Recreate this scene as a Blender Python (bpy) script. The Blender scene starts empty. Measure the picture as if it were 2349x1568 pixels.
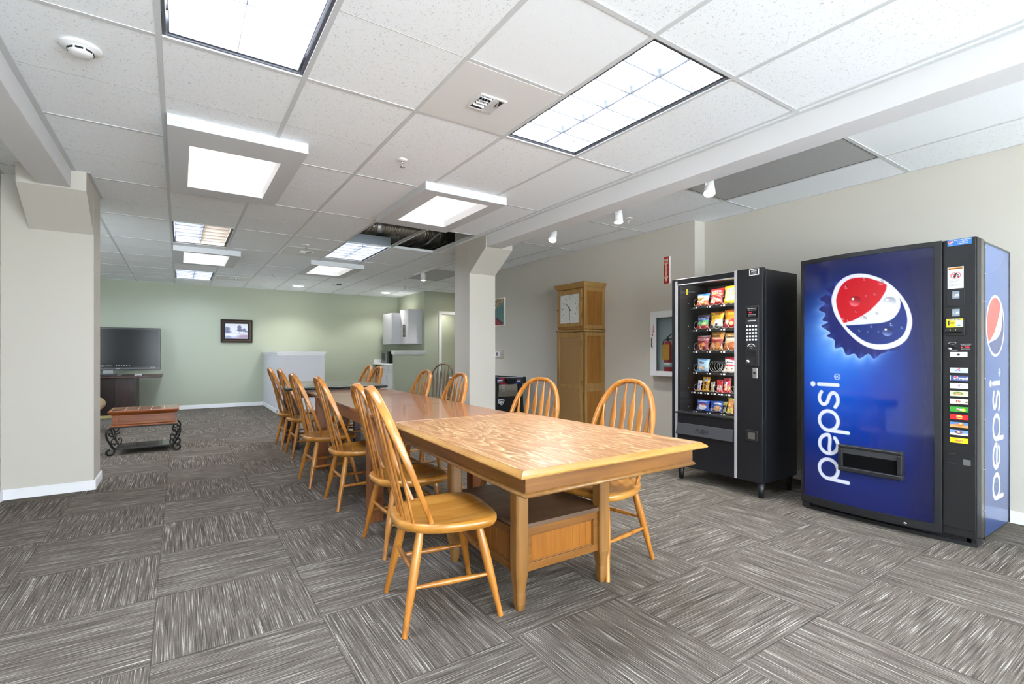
import bpy, bmesh, math, random
import numpy as np
from mathutils import Vector, Matrix, Euler

random.seed(7)
sc = bpy.context.scene
COL = sc.collection
PI = math.pi
H = 2.568            # ceiling height
CAMZ = 1.1597

# ------------------------------------------------------------------ camera
cam_d = bpy.data.cameras.new('camera')
cam = bpy.data.objects.new('camera', cam_d)
COL.objects.link(cam)
cam_d.sensor_width = 36.0
cam_d.lens = 36.0 * 1134.8 / 2349.0
cam_d.shift_y = 24.47 / 2349.0
cam_d.clip_start = 0.02
cam.location = (0, 0, CAMZ)
cam.rotation_euler = (PI / 2, 0, -0.59232)
sc.camera = cam

# ------------------------------------------------------------------ world, exposure
w = bpy.data.worlds.new('world')
sc.world = w
w.use_nodes = True
bg = w.node_tree.nodes['Background']
bg.inputs[0].default_value = (0.86, 0.93, 1.0, 1)
bg.inputs[1].default_value = 9.5          # fill daylight entering through the added, unseen windows
sc.view_settings.view_transform = 'Standard'
sc.view_settings.look = 'None'
sc.view_settings.exposure = 1.32
sc.view_settings.gamma = 1.0
sc.view_settings.use_curve_mapping = False
sc.cycles.max_bounces = 10
sc.cycles.diffuse_bounces = 6
sc.cycles.sample_clamp_indirect = 6.0
sc.cycles.caustics_reflective = False
sc.cycles.caustics_refractive = False

TROFFER_E = 14.0
SKY_E = 2.1
TRACK_W = 28.0

# ------------------------------------------------------------------ materials
def lin(c):
    if isinstance(c, str):
        c = c.lstrip('#')
        c = tuple(int(c[i:i + 2], 16) / 255 for i in (0, 2, 4))
    return tuple((v / 12.92 if v <= 0.04045 else ((v + 0.055) / 1.055) ** 2.4) for v in c)

MATS = {}
def mat(name, c, rough=0.5, metal=0.0, spec=0.5, emit=0.0, coat=0.0):
    if name in MATS:
        return MATS[name]
    m = bpy.data.materials.new(name)
    m.use_nodes = True
    b = m.node_tree.nodes['Principled BSDF']
    col = lin(c) + (1,)
    b.inputs['Base Color'].default_value = col
    b.inputs['Roughness'].default_value = rough
    b.inputs['Metallic'].default_value = metal
    b.inputs['Specular IOR Level'].default_value = spec
    b.inputs['Coat Weight'].default_value = coat
    b.inputs['Coat Roughness'].default_value = 0.05
    if emit:
        b.inputs['Emission Color'].default_value = col
        b.inputs['Emission Strength'].default_value = emit
    MATS[name] = m
    return m

def N(m):
    return m.node_tree.nodes, m.node_tree.links

def ramp(nodes, stops):
    r = nodes.new('ShaderNodeValToRGB')
    e = r.color_ramp.elements
    e[0].position, e[0].color = stops[0][0], lin(stops[0][1]) + (1,)
    e[1].position, e[1].color = stops[-1][0], lin(stops[-1][1]) + (1,)
    for p, c in stops[1:-1]:
        k = e.new(p)
        k.color = lin(c) + (1,)
    return r

def wood(name, stops, scale=(3, 30, 30), rough=0.4, dist=0.6, coat=0.0, detail=5.0):
    """wood whose grain runs along the axis with the small scale"""
    m = mat(name, '#888888', rough, coat=coat)
    n, l = N(m)
    tc = n.new('ShaderNodeTexCoord')
    mp = n.new('ShaderNodeMapping')
    mp.inputs['Scale'].default_value = scale
    nz = n.new('ShaderNodeTexNoise')
    nz.inputs['Scale'].default_value = 1.0
    nz.inputs['Detail'].default_value = detail
    nz.inputs['Distortion'].default_value = dist
    r = ramp(n, stops)
    l.new(tc.outputs['Object'], mp.inputs[0])
    l.new(mp.outputs[0], nz.inputs['Vector'])
    l.new(nz.outputs[0], r.inputs[0])
    l.new(r.outputs[0], n['Principled BSDF'].inputs['Base Color'])
    return m

def art_mat(name, rough=0.5, coat=0.0, spec=0.5, bump=False):
    m = mat(name, '#888888', rough, coat=coat, spec=spec)
    n, l = N(m)
    a = n.new('ShaderNodeAttribute')
    a.attribute_name = 'Col'
    l.new(a.outputs['Color'], n['Principled BSDF'].inputs['Base Color'])
    return m

def glass(name, tint=(0.9, 0.95, 0.95), refl=0.08, rough=0.0):
    m = bpy.data.materials.new(name)
    m.use_nodes = True
    n, l = N(m)
    n.clear()
    o = n.new('ShaderNodeOutputMaterial')
    mx = n.new('ShaderNodeMixShader')
    t = n.new('ShaderNodeBsdfTransparent')
    t.inputs[0].default_value = tint + (1,)
    g = n.new('ShaderNodeBsdfGlossy')
    g.inputs['Roughness'].default_value = rough
    fr = n.new('ShaderNodeFresnel')
    fr.inputs[0].default_value = 1.45
    mm = n.new('ShaderNodeMath')
    mm.operation = 'MULTIPLY'
    mm.inputs[1].default_value = refl / 0.04
    ge = n.new('ShaderNodeNewGeometry')
    nb = n.new('ShaderNodeMath'); nb.operation = 'SUBTRACT'; nb.inputs[0].default_value = 1.0
    l.new(ge.outputs['Backfacing'], nb.inputs[1])
    m2 = n.new('ShaderNodeMath'); m2.operation = 'MULTIPLY'
    l.new(fr.outputs[0], m2.inputs[0]); l.new(nb.outputs[0], m2.inputs[1])
    l.new(m2.outputs[0], mm.inputs[0])
    l.new(mm.outputs[0], mx.inputs[0])
    l.new(t.outputs[0], mx.inputs[1])
    l.new(g.outputs[0], mx.inputs[2])
    l.new(mx.outputs[0], o.inputs[0])
    return m

def paint(name, c, bump=0.0006, scale=220, rough=0.6):
    m = mat(name, c, rough, spec=0.3)
    n, l = N(m)
    tc = n.new('ShaderNodeTexCoord')
    nz = n.new('ShaderNodeTexNoise')
    nz.inputs['Scale'].default_value = scale
    nz.inputs['Detail'].default_value = 2
    b = n.new('ShaderNodeBump')
    b.inputs['Strength'].default_value = 0.25
    b.inputs['Distance'].default_value = bump
    l.new(tc.outputs['Object'], nz.inputs['Vector'])
    l.new(nz.outputs[0], b.inputs['Height'])
    l.new(b.outputs[0], n['Principled BSDF'].inputs['Normal'])
    return m

CREAM = paint('cream_wall_paint', '#c2bdb2')
GREEN = paint('sage_wall_paint', '#a8ae9b')
WHITE = paint('white_paint', '#dadadb', bump=0.0002)
WHITE2 = paint('white_paint_low_wall', '#cccccf', bump=0.0004)
TRIMW = mat('white_trim_paint', '#e6e6e7', 0.4)
METALW = mat('white_metal', '#e2e2e2', 0.4)
GRIDM = mat('ceiling_grid_paint', '#cdd0d1', 0.5)
BLACK = mat('black_plastic', '#17181a', 0.45)
BLACK2 = mat('black_steel', '#121317', 0.38)
DARKIN = mat('dark_interior', '#0c0d0e', 0.6)
CHROME = mat('chrome', '#c9c9c9', 0.18, 1.0)
ALU = mat('aluminium', '#c3c5c8', 0.35, 1.0)
STEELG = mat('galvanised_steel', '#8f979c', 0.4, 0.7)
IRON = mat('wrought_iron', '#1d1a17', 0.5, 0.4)
STICKW = mat('white_sticker', '#e4e4e2', 0.5)
GREYST = mat('grey_sticker', '#8794a0', 0.5)
RED = mat('red_paint', '#c5202a', 0.4)
YEL = mat('yellow_sticker', '#e8d92a', 0.5)

# ceiling tile: fissured mineral fibre, specks part of the tile
def tile_mat(name, base, speck, amount, scl):
    m = mat(name, base, 0.9, spec=0.1)
    n, l = N(m)
    tc = n.new('ShaderNodeTexCoord')
    nz = n.new('ShaderNodeTexNoise')
    nz.inputs['Scale'].default_value = scl
    nz.inputs['Detail'].default_value = 2.0
    nz.inputs['Distortion'].default_value = 1.2
    r = n.new('ShaderNodeValToRGB')
    r.color_ramp.elements[0].position = amount
    r.color_ramp.elements[0].color = lin(speck) + (1,)
    r.color_ramp.elements[1].position = amount + 0.03
    r.color_ramp.elements[1].color = lin(base) + (1,)
    l.new(tc.outputs['Object'], nz.inputs['Vector'])
    l.new(nz.outputs[0], r.inputs[0])
    l.new(r.outputs[0], n['Principled BSDF'].inputs['Base Color'])
    return m
TILE = tile_mat('ceiling_tile_fissured', '#f1f5f8', '#cbcfd0', 0.335, 110)
TILES = tile_mat('ceiling_tile_smooth', '#f1f5f8', '#e4e7e9', 0.33, 160)
SCORE = mat('ceiling_tile_score', '#bcbcb9', 0.9, spec=0.1)

# carpet: 2 ft tiles laid quarter turned, streaked loop pile
U = 0.6096
FX, FY = 0.5205, 0.4436
def carpet():
    m = mat('carpet_tile', '#6b6660', 0.95, spec=0.05)
    n, l = N(m)
    tc = n.new('ShaderNodeTexCoord')
    sep = n.new('ShaderNodeSeparateXYZ')
    l.new(tc.outputs['Object'], sep.inputs[0])
    def M(op, a, b=None, c=None):
        k = n.new('ShaderNodeMath')
        k.operation = op
        for i, v in enumerate((a, b, c)):
            if v is None:
                continue
            if isinstance(v, (int, float)):
                k.inputs[i].default_value = v
            else:
                l.new(v, k.inputs[i])
        return k.outputs[0]
    x = M('DIVIDE', M('SUBTRACT', sep.outputs[0], FX), U)
    y = M('DIVIDE', M('SUBTRACT', sep.outputs[1], FY), U)
    fx, fy = M('FLOOR', x), M('FLOOR', y)
    par = M('MODULO', M('ADD', M('ADD', fx, fy), 200.0), 2.0)   # 0/1
    par = M('GREATER_THAN', par, 0.5)
    # across/along coordinates
    def mixv(a, b):
        return M('ADD', M('MULTIPLY', a, M('SUBTRACT', 1.0, par)), M('MULTIPLY', b, par))
    across = mixv(sep.outputs[0], sep.outputs[1])
    along = mixv(sep.outputs[1], sep.outputs[0])
    tid = M('ADD', M('MULTIPLY', fx, 7.31), M('MULTIPLY', fy, 3.77))
    def streak(sa, sl, off, detail=2.0):
        cb = n.new('ShaderNodeCombineXYZ')
        l.new(M('MULTIPLY', across, sa), cb.inputs[0])
        l.new(M('MULTIPLY', along, sl), cb.inputs[1])
        l.new(M('ADD', tid, off), cb.inputs[2])
        nz = n.new('ShaderNodeTexNoise')
        nz.inputs['Scale'].default_value = 1.0
        nz.inputs['Detail'].default_value = detail
        l.new(cb.outputs[0], nz.inputs['Vector'])
        return nz.outputs[0]
    light = streak(290.0, 4.5, 0.0, 3.0)
    dark = streak(130.0, 3.2, 31.0, 3.0)
    fine = streak(400.0, 160.0, 57.0, 2.0)
    r1 = ramp(n, [(0.34, '#494440'), (0.45, '#5f5850'), (0.57, '#6c655c'), (0.65, '#959087'), (0.73, '#c0bcb1')])
    l.new(light, r1.inputs[0])
    r2 = n.new('ShaderNodeValToRGB')
    r2.color_ramp.elements[0].position = 0.34
    r2.color_ramp.elements[0].color = (0.66, 0.66, 0.65, 1)
    r2.color_ramp.elements[1].position = 0.5
    r2.color_ramp.elements[1].color = (1, 1, 1, 1)
    l.new(dark, r2.inputs[0])
    r3 = n.new('ShaderNodeValToRGB')
    r3.color_ramp.elements[0].position = 0.3
    r3.color_ramp.elements[0].color = (0.72, 0.72, 0.72, 1)
    r3.color_ramp.elements[1].position = 0.7
    r3.color_ramp.elements[1].color = (1.25, 1.25, 1.25, 1)
    l.new(fine, r3.inputs[0])
    def mul(a, b):
        k = n.new('ShaderNodeMix')
        k.data_type = 'RGBA'
        k.blend_type = 'MULTIPLY'
        k.inputs[0].default_value = 1.0
        l.new(a, k.inputs[6])
        l.new(b, k.inputs[7])
        return k.outputs[2]
    # tile seam
    ex = M('ABSOLUTE', M('SUBTRACT', M('FRACT', x), 0.5))
    ey = M('ABSOLUTE', M('SUBTRACT', M('FRACT', y), 0.5))
    seam = M('GREATER_THAN', M('MAXIMUM', ex, ey), 0.4955)
    rib = M('MULTIPLY', M('SINE', M('MULTIPLY', across, 2 * PI / 0.0095)), 0.10)
    sm = M('ADD', M('SUBTRACT', 1.0, M('MULTIPLY', seam, 0.35)), rib)
    col = mul(mul(r1.outputs[0], r2.outputs[0]), r3.outputs[0])
    k = n.new('ShaderNodeMix')
    k.data_type = 'RGBA'
    k.blend_type = 'MULTIPLY'
    k.inputs[0].default_value = 1.0
    l.new(col, k.inputs[6])
    l.new(sm, k.inputs[7])
    l.new(k.outputs[2], n['Principled BSDF'].inputs['Base Color'])
    b = n.new('ShaderNodeBump')
    b.inputs['Strength'].default_value = 0.4
    b.inputs['Distance'].default_value = 0.003
    l.new(fine, b.inputs['Height'])
    l.new(b.outputs[0], n['Principled BSDF'].inputs['Normal'])
    return m
CARPET = carpet()

# woods
OAK = wood('oak_chair', [(0.25, '#875017'), (0.5, '#a66a25'), (0.75, '#bd8239')], (26, 26, 3.0), 0.32, 0.4, coat=0.25)
OAKS = wood('oak_chair_seat', [(0.25, '#96601c'), (0.5, '#b37b31'), (0.75, '#c28c41')], (3.0, 26, 26), 0.3, 0.4, coat=0.25)
OAKD = wood('walnut_stained_chair', [(0.25, '#4b3a29'), (0.5, '#65503b'), (0.75, '#7d6449')], (26, 26, 3.0), 0.4, 0.4)
PINE = wood('light_oak_table', [(0.25, '#6e491e'), (0.5, '#80592b'), (0.75, '#8e6838')], (22, 22, 2.5), 0.38, 0.3, coat=0.15)
PINEX = wood('light_oak_rail', [(0.25, '#5f3910'), (0.5, '#724816'), (0.75, '#805421')], (2.5, 2.5, 30), 0.38, 0.3, coat=0.15)
EDGE = wood('light_oak_edge', [(0.25, '#8c5f29'), (0.5, '#a07436'), (0.75, '#b48c50')], (3, 3, 30), 0.3, 0.3, coat=0.2)
PANEL = wood('orange_oak_panel', [(0.25, '#76430c'), (0.5, '#885214'), (0.75, '#935e1c')], (30, 30, 3), 0.35, 0.3)
SHELFD = wood('dark_shelf_wood', [(0.25, '#47382b'), (0.5, '#5a4636'), (0.8, '#7a6047')], (2, 14, 14), 0.35, 0.8)
CHERRY = wood('cherry_leg', [(0.25, '#6b3a1b'), (0.5, '#7f4925'), (0.75, '#8b552f')], (30, 30, 3), 0.35, 0.3, coat=0.2)
MAHOG = wood('mahogany', [(0.25, '#2e1b1a'), (0.5, '#3e2523'), (0.75, '#4f302d')], (40, 40, 3), 0.35, 0.2)
CLOCKW = wood('clock_oak', [(0.25, '#83602f'), (0.5, '#93703d'), (0.75, '#a17e4a')], (30, 30, 2.5), 0.4, 0.3)
CLOCKP = wood('clock_panel', [(0.25, '#7a4c17'), (0.5, '#8a5a20'), (0.75, '#96672b')], (30, 30, 2.5), 0.35, 0.3)
COFFEE = wood('reddish_pine', [(0.25, '#66300e'), (0.5, '#7c3f15'), (0.75, '#8c4d1e')], (3, 24, 24), 0.35, 0.3, coat=0.15)

def tabletop_mat():
    """worn cathedral grain with pale filler in the pores, running along y"""
    m = mat('worn_oak_top', '#b58a58', 0.36, coat=0.08)
    n, l = N(m)
    tc = n.new('ShaderNodeTexCoord')
    mp = n.new('ShaderNodeMapping')
    mp.inputs['Scale'].default_value = (5.0, 0.75, 1)
    nz = n.new('ShaderNodeTexNoise')
    nz.inputs['Scale'].default_value = 1.3
    nz.inputs['Detail'].default_value = 2.0
    nz.inputs['Distortion'].default_value = 0.15
    l.new(tc.outputs['Object'], mp.inputs[0])
    l.new(mp.outputs[0], nz.inputs['Vector'])
    k = n.new('ShaderNodeMath'); k.operation = 'MULTIPLY'; k.inputs[1].default_value = 16.0
    l.new(nz.outputs[0], k.inputs[0])
    f = n.new('ShaderNodeMath'); f.operation = 'FRACT'
    l.new(k.outputs[0], f.inputs[0])
    mp2 = n.new('ShaderNodeMapping'); mp2.inputs['Scale'].default_value = (110, 5, 1)
    n2 = n.new('ShaderNodeTexNoise'); n2.inputs['Scale'].default_value = 1.0; n2.inputs['Detail'].default_value = 4
    l.new(tc.outputs['Object'], mp2.inputs[0]); l.new(mp2.outputs[0], n2.inputs['Vector'])
    n3 = n.new('ShaderNodeTexNoise'); n3.inputs['Scale'].default_value = 4.0; n3.inputs['Detail'].default_value = 3
    l.new(tc.outputs['Object'], n3.inputs['Vector'])
    def MM(op, a, b):
        q = n.new('ShaderNodeMath'); q.operation = op
        for i, v in enumerate((a, b)):
            if isinstance(v, (int, float)): q.inputs[i].default_value = v
            else: l.new(v, q.inputs[i])
        return q.outputs[0]
    ring = MM('POWER', f.outputs[0], 2.2)
    v = MM('MULTIPLY', ring, MM('ADD', MM('MULTIPLY', n2.outputs[0], 1.1), MM('MULTIPLY', n3.outputs[0], 0.9)))
    v = MM('ADD', MM('MULTIPLY', v, 0.6), MM('MULTIPLY', n2.outputs[0], 0.35))
    r = ramp(n, [(0.05, '#875a32'), (0.28, '#97683c'), (0.45, '#a7794c'), (0.78, '#c7a67b')])
    l.new(v, r.inputs[0])
    l.new(r.outputs[0], n['Principled BSDF'].inputs['Base Color'])
    return m
WORN = tabletop_mat()
BROWNTOP = wood('cherry_top', [(0.25, '#7c4726'), (0.5, '#905a35'), (0.75, '#9c6841')], (3, 30, 30), 0.25, 0.4, coat=0.3)

def granite():
    m = mat('green_marble', '#4c5244', 0.3)
    n, l = N(m)
    tc = n.new('ShaderNodeTexCoord')
    nz = n.new('ShaderNodeTexNoise')
    nz.inputs['Scale'].default_value = 6; nz.inputs['Detail'].default_value = 8; nz.inputs['Distortion'].default_value = 2
    r = ramp(n, [(0.3, '#232b24'), (0.45, '#4f5647'), (0.55, '#6a6353'), (0.62, '#8d8a78'), (0.7, '#3c4238')])
    l.new(tc.outputs['Object'], nz.inputs['Vector']); l.new(nz.outputs[0], r.inputs[0])
    l.new(r.outputs[0], n['Principled BSDF'].inputs['Base Color'])
    return m
GRANITE = granite()

# ------------------------------------------------------------------ mesh builder
class MB:
    def __init__(s):
        s.v, s.f, s.m, s.sm = [], [], [], []
    def add(s, vs, fs, mi=0, smooth=False):
        o = len(s.v)
        s.v += [tuple(p) for p in vs]
        s.f += [tuple(i + o for i in f) for f in fs]
        s.m += [mi] * len(fs)
        s.sm += [smooth] * len(fs)
        return s
    def box(s, x0, x1, y0, y1, z0, z1, mi=0):
        vs = [(x, y, z) for x in (x0, x1) for y in (y0, y1) for z in (z0, z1)]
        return s.add(vs, [(0, 1, 3, 2), (4, 6, 7, 5), (0, 4, 5, 1), (2, 3, 7, 6), (0, 2, 6, 4), (1, 5, 7, 3)], mi)
    def prism(s, poly, a0, a1, axis='z', mi=0, smooth=False):
        """poly = 2D points; axis z: (x,y); axis y: (x,z); axis x: (y,z)"""
        def P(p, a):
            return {'z': (p[0], p[1], a), 'y': (p[0], a, p[1]), 'x': (a, p[0], p[1])}[axis]
        n = len(poly)
        vs = [P(p, a0) for p in poly] + [P(p, a1) for p in poly]
        s.add(vs, [tuple(range(n))[::-1], tuple(range(n, 2 * n))], mi)
        return s.add(vs, [(i, (i + 1) % n, n + (i + 1) % n, n + i) for i in range(n)], mi, smooth)
    def loft(s, rings, mi=0, smooth=True, caps=True, closed=False):
        n = len(rings[0]); k = len(rings)
        vs = [p for r in rings for p in r]
        fs = []
        for i in range(k if closed else k - 1):
            a, b = i * n, ((i + 1) % k) * n
            for j in range(n):
                fs.append((a + j, a + (j + 1) % n, b + (j + 1) % n, b + j))
        s.add(vs, fs, mi, smooth)
        if caps and not closed:
            s.add(rings[0], [tuple(range(n))[::-1]], mi)
            s.add(rings[-1], [tuple(range(n))], mi)
        return s
    def tube(s, pts, r, seg=10, mi=0, flat=None, caps=True, up=None, closed=False, sq=1.0):
        """sweep; r float or list; flat=(a,b) factors for an elliptical section"""
        P = [Vector(p) for p in pts]
        n = len(P)
        R = r if isinstance(r, (list, tuple)) else [r] * n
        rings = []
        ref = Vector(up) if up else None
        prev = None
        for i in range(n):
            if closed:
                t = P[(i + 1) % n] - P[i - 1]
            else:
                t = P[min(i + 1, n - 1)] - P[max(i - 1, 0)]
            t.normalize()
            if ref is not None:
                a = ref - t * ref.dot(t)
            elif prev is None:
                q = Vector((0, 0, 1)) if abs(t.z) < 0.9 else Vector((1, 0, 0))
                a = q - t * q.dot(t)
            else:
                a = prev - t * prev.dot(t)
            a.normalize()
            prev = a
            b = t.cross(a)
            fa, fb = flat if flat else (1, 1)
            def pw(v): return math.copysign(abs(v) ** sq, v)
            rings.append([P[i] + a * (R[i] * fa * pw(math.cos(2 * PI * k / seg))) + b * (R[i] * fb * pw(math.sin(2 * PI * k / seg))) for k in range(seg)])
        return s.loft(rings, mi, True, caps, closed)
    def lathe(s, prof, c=(0, 0, 0), seg=24, mi=0, axis='z'):
        rings = []
        for r, z in prof:
            ring = []
            for k in range(seg):
                a = 2 * PI * k / seg
                p = (r * math.cos(a), r * math.sin(a), z)
                if axis == 'x': p = (p[2], p[0], p[1])
                if axis == 'y': p = (p[0], p[2], p[1])
                ring.append((p[0] + c[0], p[1] + c[1], p[2] + c[2]))
            rings.append(ring)
        return s.loft(rings, mi)
    def quad(s, a, b, c, d, mi=0):
        return s.add([a, b, c, d], [(0, 1, 2, 3)], mi)
    def xform(s, M):
        s.v = [tuple(M @ Vector(p)) for p in s.v]
        return s
    def build(s, name, mats, parent=None, bevel=0.0, off=None, kind=None, label=None, seg=2):
        """off: world offset subtracted (parent's location)"""
        if not isinstance(mats, (list, tuple)):
            mats = [mats]
        if off is None and parent is not None and getattr(s, 'world', False):
            off = Vector((0, 0, 0)); q = parent
            while q is not None:
                off = off + q.location; q = q.parent
        vs = s.v
        if off is not None:
            vs = [(p[0] - off[0], p[1] - off[1], p[2] - off[2]) for p in vs]
        me = bpy.data.meshes.new(name)
        me.from_pydata(vs, [], s.f)
        for m_ in mats:
            me.materials.append(m_)
        me.polygons.foreach_set('material_index', s.m)
        me.polygons.foreach_set('use_smooth', s.sm)
        bm = bmesh.new(); bm.from_mesh(me)
        bmesh.ops.recalc_face_normals(bm, faces=bm.faces)
        bm.to_mesh(me); bm.free()
        me.update()
        o = bpy.data.objects.new(name, me)
        COL.objects.link(o)
        if parent is not None:
            o.parent = parent
        if bevel:
            b = o.modifiers.new('bevel', 'BEVEL')
            b.width = bevel; b.segments = seg; b.limit_method = 'ANGLE'; b.angle_limit = 0.7
            b.harden_normals = False
        if kind: o['kind'] = kind
        if label: o['label'] = label
        return o

def WB():
    b = MB(); b.world = True
    return b

def thing(name, label, cat, loc=(0, 0, 0), rz=0.0, group=None):
    o = bpy.data.objects.new(name, None)
    o.empty_display_size = 0.1
    COL.objects.link(o)
    o.location = loc
    o.rotation_euler = (0, 0, rz)
    o['label'] = label; o['category'] = cat
    if group: o['group'] = group
    return o

def tag(o, label, cat, group=None):
    o['label'] = label; o['category'] = cat
    if group: o['group'] = group
    return o

def copy_tree(o, parent=None):
    c = o.copy()
    COL.objects.link(c)
    if parent is not None:
        c.parent = parent
    for ch in o.children:
        copy_tree(ch, c)
    return c

def struct(b, name, m, bevel=0.0):
    return b.build(name, m, None, bevel, kind='structure')

# text as thin mesh: local frame origin o, directions r (reading), u (up), height h
def text_mesh(b, txt, o, r, u, h, mi=0, align='CENTER', bold=0.0, depth=0.0006, sx=1.0):
    cu = bpy.data.curves.new('t', 'FONT')
    cu.body = txt; cu.size = 1.0; cu.align_x = align; cu.offset = bold; cu.resolution_u = 2
    ob = bpy.data.objects.new('t', cu)
    COL.objects.link(ob)
    bpy.context.view_layer.update()
    dg = bpy.context.evaluated_depsgraph_get()
    me = bpy.data.meshes.new_from_object(ob.evaluated_get(dg))
    r, u, o = Vector(r).normalized(), Vector(u).normalized(), Vector(o)
    nn = r.cross(u)
    vs = [o + r * (v.co.x * h * sx) + u * (v.co.y * h) + nn * depth for v in me.vertices]
    b.add(vs, [tuple(p.vertices) for p in me.polygons], mi)
    bpy.data.objects.remove(ob); bpy.data.curves.remove(cu); bpy.data.meshes.remove(me)

# coloured grid (printed artwork): P(u,v)->xyz arrays, C(u,v)->rgb (sRGB 0..1)
def grid_obj(name, P, C, u, v, m, parent=None, off=None, label=None, flip=False):
    UU, VV = np.meshgrid(u, v, indexing='ij')
    X, Y, Z = P(UU, VV)
    co = np.stack([X + 0 * UU, Y + 0 * UU, Z + 0 * UU], -1).reshape(-1, 3)
    if off is not None:
        co = co - np.array(off)
    nu, nv = len(u), len(v)
    idx = np.arange(nu * nv).reshape(nu, nv)
    f = np.stack([idx[:-1, :-1], idx[1:, :-1], idx[1:, 1:], idx[:-1, 1:]], -1).reshape(-1, 4)
    if flip: f = f[:, ::-1]
    me = bpy.data.meshes.new(name)
    me.vertices.add(len(co)); me.vertices.foreach_set('co', co.ravel())
    me.loops.add(f.size); me.loops.foreach_set('vertex_index', f.ravel())
    me.polygons.add(len(f))
    me.polygons.foreach_set('loop_start', np.arange(0, f.size, 4))
    me.polygons.foreach_set('loop_total', np.full(len(f), 4))
    me.polygons.foreach_set('use_smooth', np.ones(len(f), bool))
    me.update(calc_edges=True)
    rgb = np.clip(C(UU, VV), 0, 1).reshape(-1, 3)
    rgb = np.where(rgb <= 0.04045, rgb / 12.92, ((rgb + 0.055) / 1.055) ** 2.4)
    a = me.color_attributes.new('Col', 'FLOAT_COLOR', 'POINT')
    a.data.foreach_set('color', np.concatenate([rgb, np.ones((len(rgb), 1))], 1).ravel())
    me.materials.append(m)
    me.validate()
    o = bpy.data.objects.new(name, me)
    COL.objects.link(o)
    if parent is not None: o.parent = parent
    if label: o['label'] = label
    return o

def hexa(c):
    c = c.lstrip('#')
    return np.array([int(c[i:i + 2], 16) / 255 for i in (0, 2, 4)])

def sd_poly(px, py, poly):
    d = np.full(px.shape, 1e9); s = np.ones(px.shape)
    n = len(poly)
    for i in range(n):
        ax, ay = poly[i]; bx, by = poly[i - 1]
        ex, ey = bx - ax, by - ay
        wx, wy = px - ax, py - ay
        t = np.clip((wx * ex + wy * ey) / (ex * ex + ey * ey + 1e-12), 0, 1)
        d = np.minimum(d, (wx - ex * t) ** 2 + (wy - ey * t) ** 2)
        c1, c2, c3 = py >= ay, py < by, ex * wy > ey * wx
        flip = (c1 & c2 & c3) | (~c1 & ~c2 & ~c3)
        s = np.where(flip, -s, s)
    return s * np.sqrt(d)

def sd_line(px, py, pts):
    d = np.full(px.shape, 1e9)
    for (ax, ay), (bx, by) in zip(pts[:-1], pts[1:]):
        ex, ey = bx - ax, by - ay
        wx, wy = px - ax, py - ay
        t = np.clip((wx * ex + wy * ey) / (ex * ex + ey * ey + 1e-12), 0, 1)
        d = np.minimum(d, np.hypot(wx - ex * t, wy - ey * t))
    return d

def over(base, col, sd, aa):
    a = np.clip(0.5 - sd / aa, 0, 1)[..., None]
    return base * (1 - a) + (hexa(col) if isinstance(col, str) else col) * a

def smooth_poly(pts, k=6):
    n = len(pts); out = []
    for i in range(n):
        p0, p1, p2, p3 = [np.array(pts[(i + j) % n]) for j in (-1, 0, 1, 2)]
        for t in np.linspace(0, 1, k, endpoint=False):
            out.append(tuple(0.5 * ((2 * p1) + (-p0 + p2) * t + (2 * p0 - 5 * p1 + 4 * p2 - p3) * t * t + (-p0 + 3 * p1 - 3 * p2 + p3) * t ** 3)))
    return out

# ================================================================== STRUCTURE
b = MB(); b.box(-3.3, 6.6, -3.1, 12.3, -0.1, 0.0); struct(b, 'floor', CARPET)

YB = 12.15
b = MB(); b.box(-3.3, 4.66, YB, YB + 0.12, 0, 3.7); struct(b, 'wall_back', GREEN)
b = MB(); b.box(4.64, 4.78, 10.5801, YB, 0, 3.7); struct(b, 'wall_kitchen', GREEN)
# wall with the doorway (faces the viewer), plus the low wall in front of the kitchen
b = MB()
DY = 10.46
b.box(4.64, 5.06, DY, DY + 0.12, 0, 3.7)
b.box(5.06, 5.86, DY, DY + 0.12, 2.07, 3.7)
b.box(5.86, 6.6, DY, DY + 0.12, 0, 3.7)
struct(b, 'wall_door', GREEN)
b = MB(); b.box(3.93, 4.64, DY, DY + 0.12, 0, 1.13); struct(b, 'wall_pony', GREEN)
b = MB()
b.box(3.90, 4.665, DY - 0.045, DY + 0.16, 1.185, 1.205)
b.box(3.91, 4.655, DY - 0.03, DY + 0.15, 1.15, 1.185)
b.box(3.92, 4.64, DY - 0.015, DY + 0.135, 1.12, 1.15)
struct(b, 'trim_pony_cap', TRIMW, 0.004)
# little hall behind the doorway
b = MB(); b.box(4.78, 6.6, 11.55, 11.67, 0, 3.7); struct(b, 'wall_hall', GREEN)
b = MB(); b.box(6.5, 6.62, 8.0, 11.6, 0, 3.7); struct(b, 'wall_alcove', CREAM)
# right wall: forward part with the clock, recessed part with the machines
b = MB(); b.box(4.55, 4.9, 3.28, 8.1, 0, 3.7); struct(b, 'wall_right', CREAM)
b = MB(); b.box(4.9, 6.5, 7.98, 8.1, 0, 3.7); struct(b, 'wall_right_return', CREAM)
b = MB(); b.box(4.72, 4.9, -3.1, 3.28, 0, 3.7); struct(b, 'wall_right_recess', CREAM)
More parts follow.
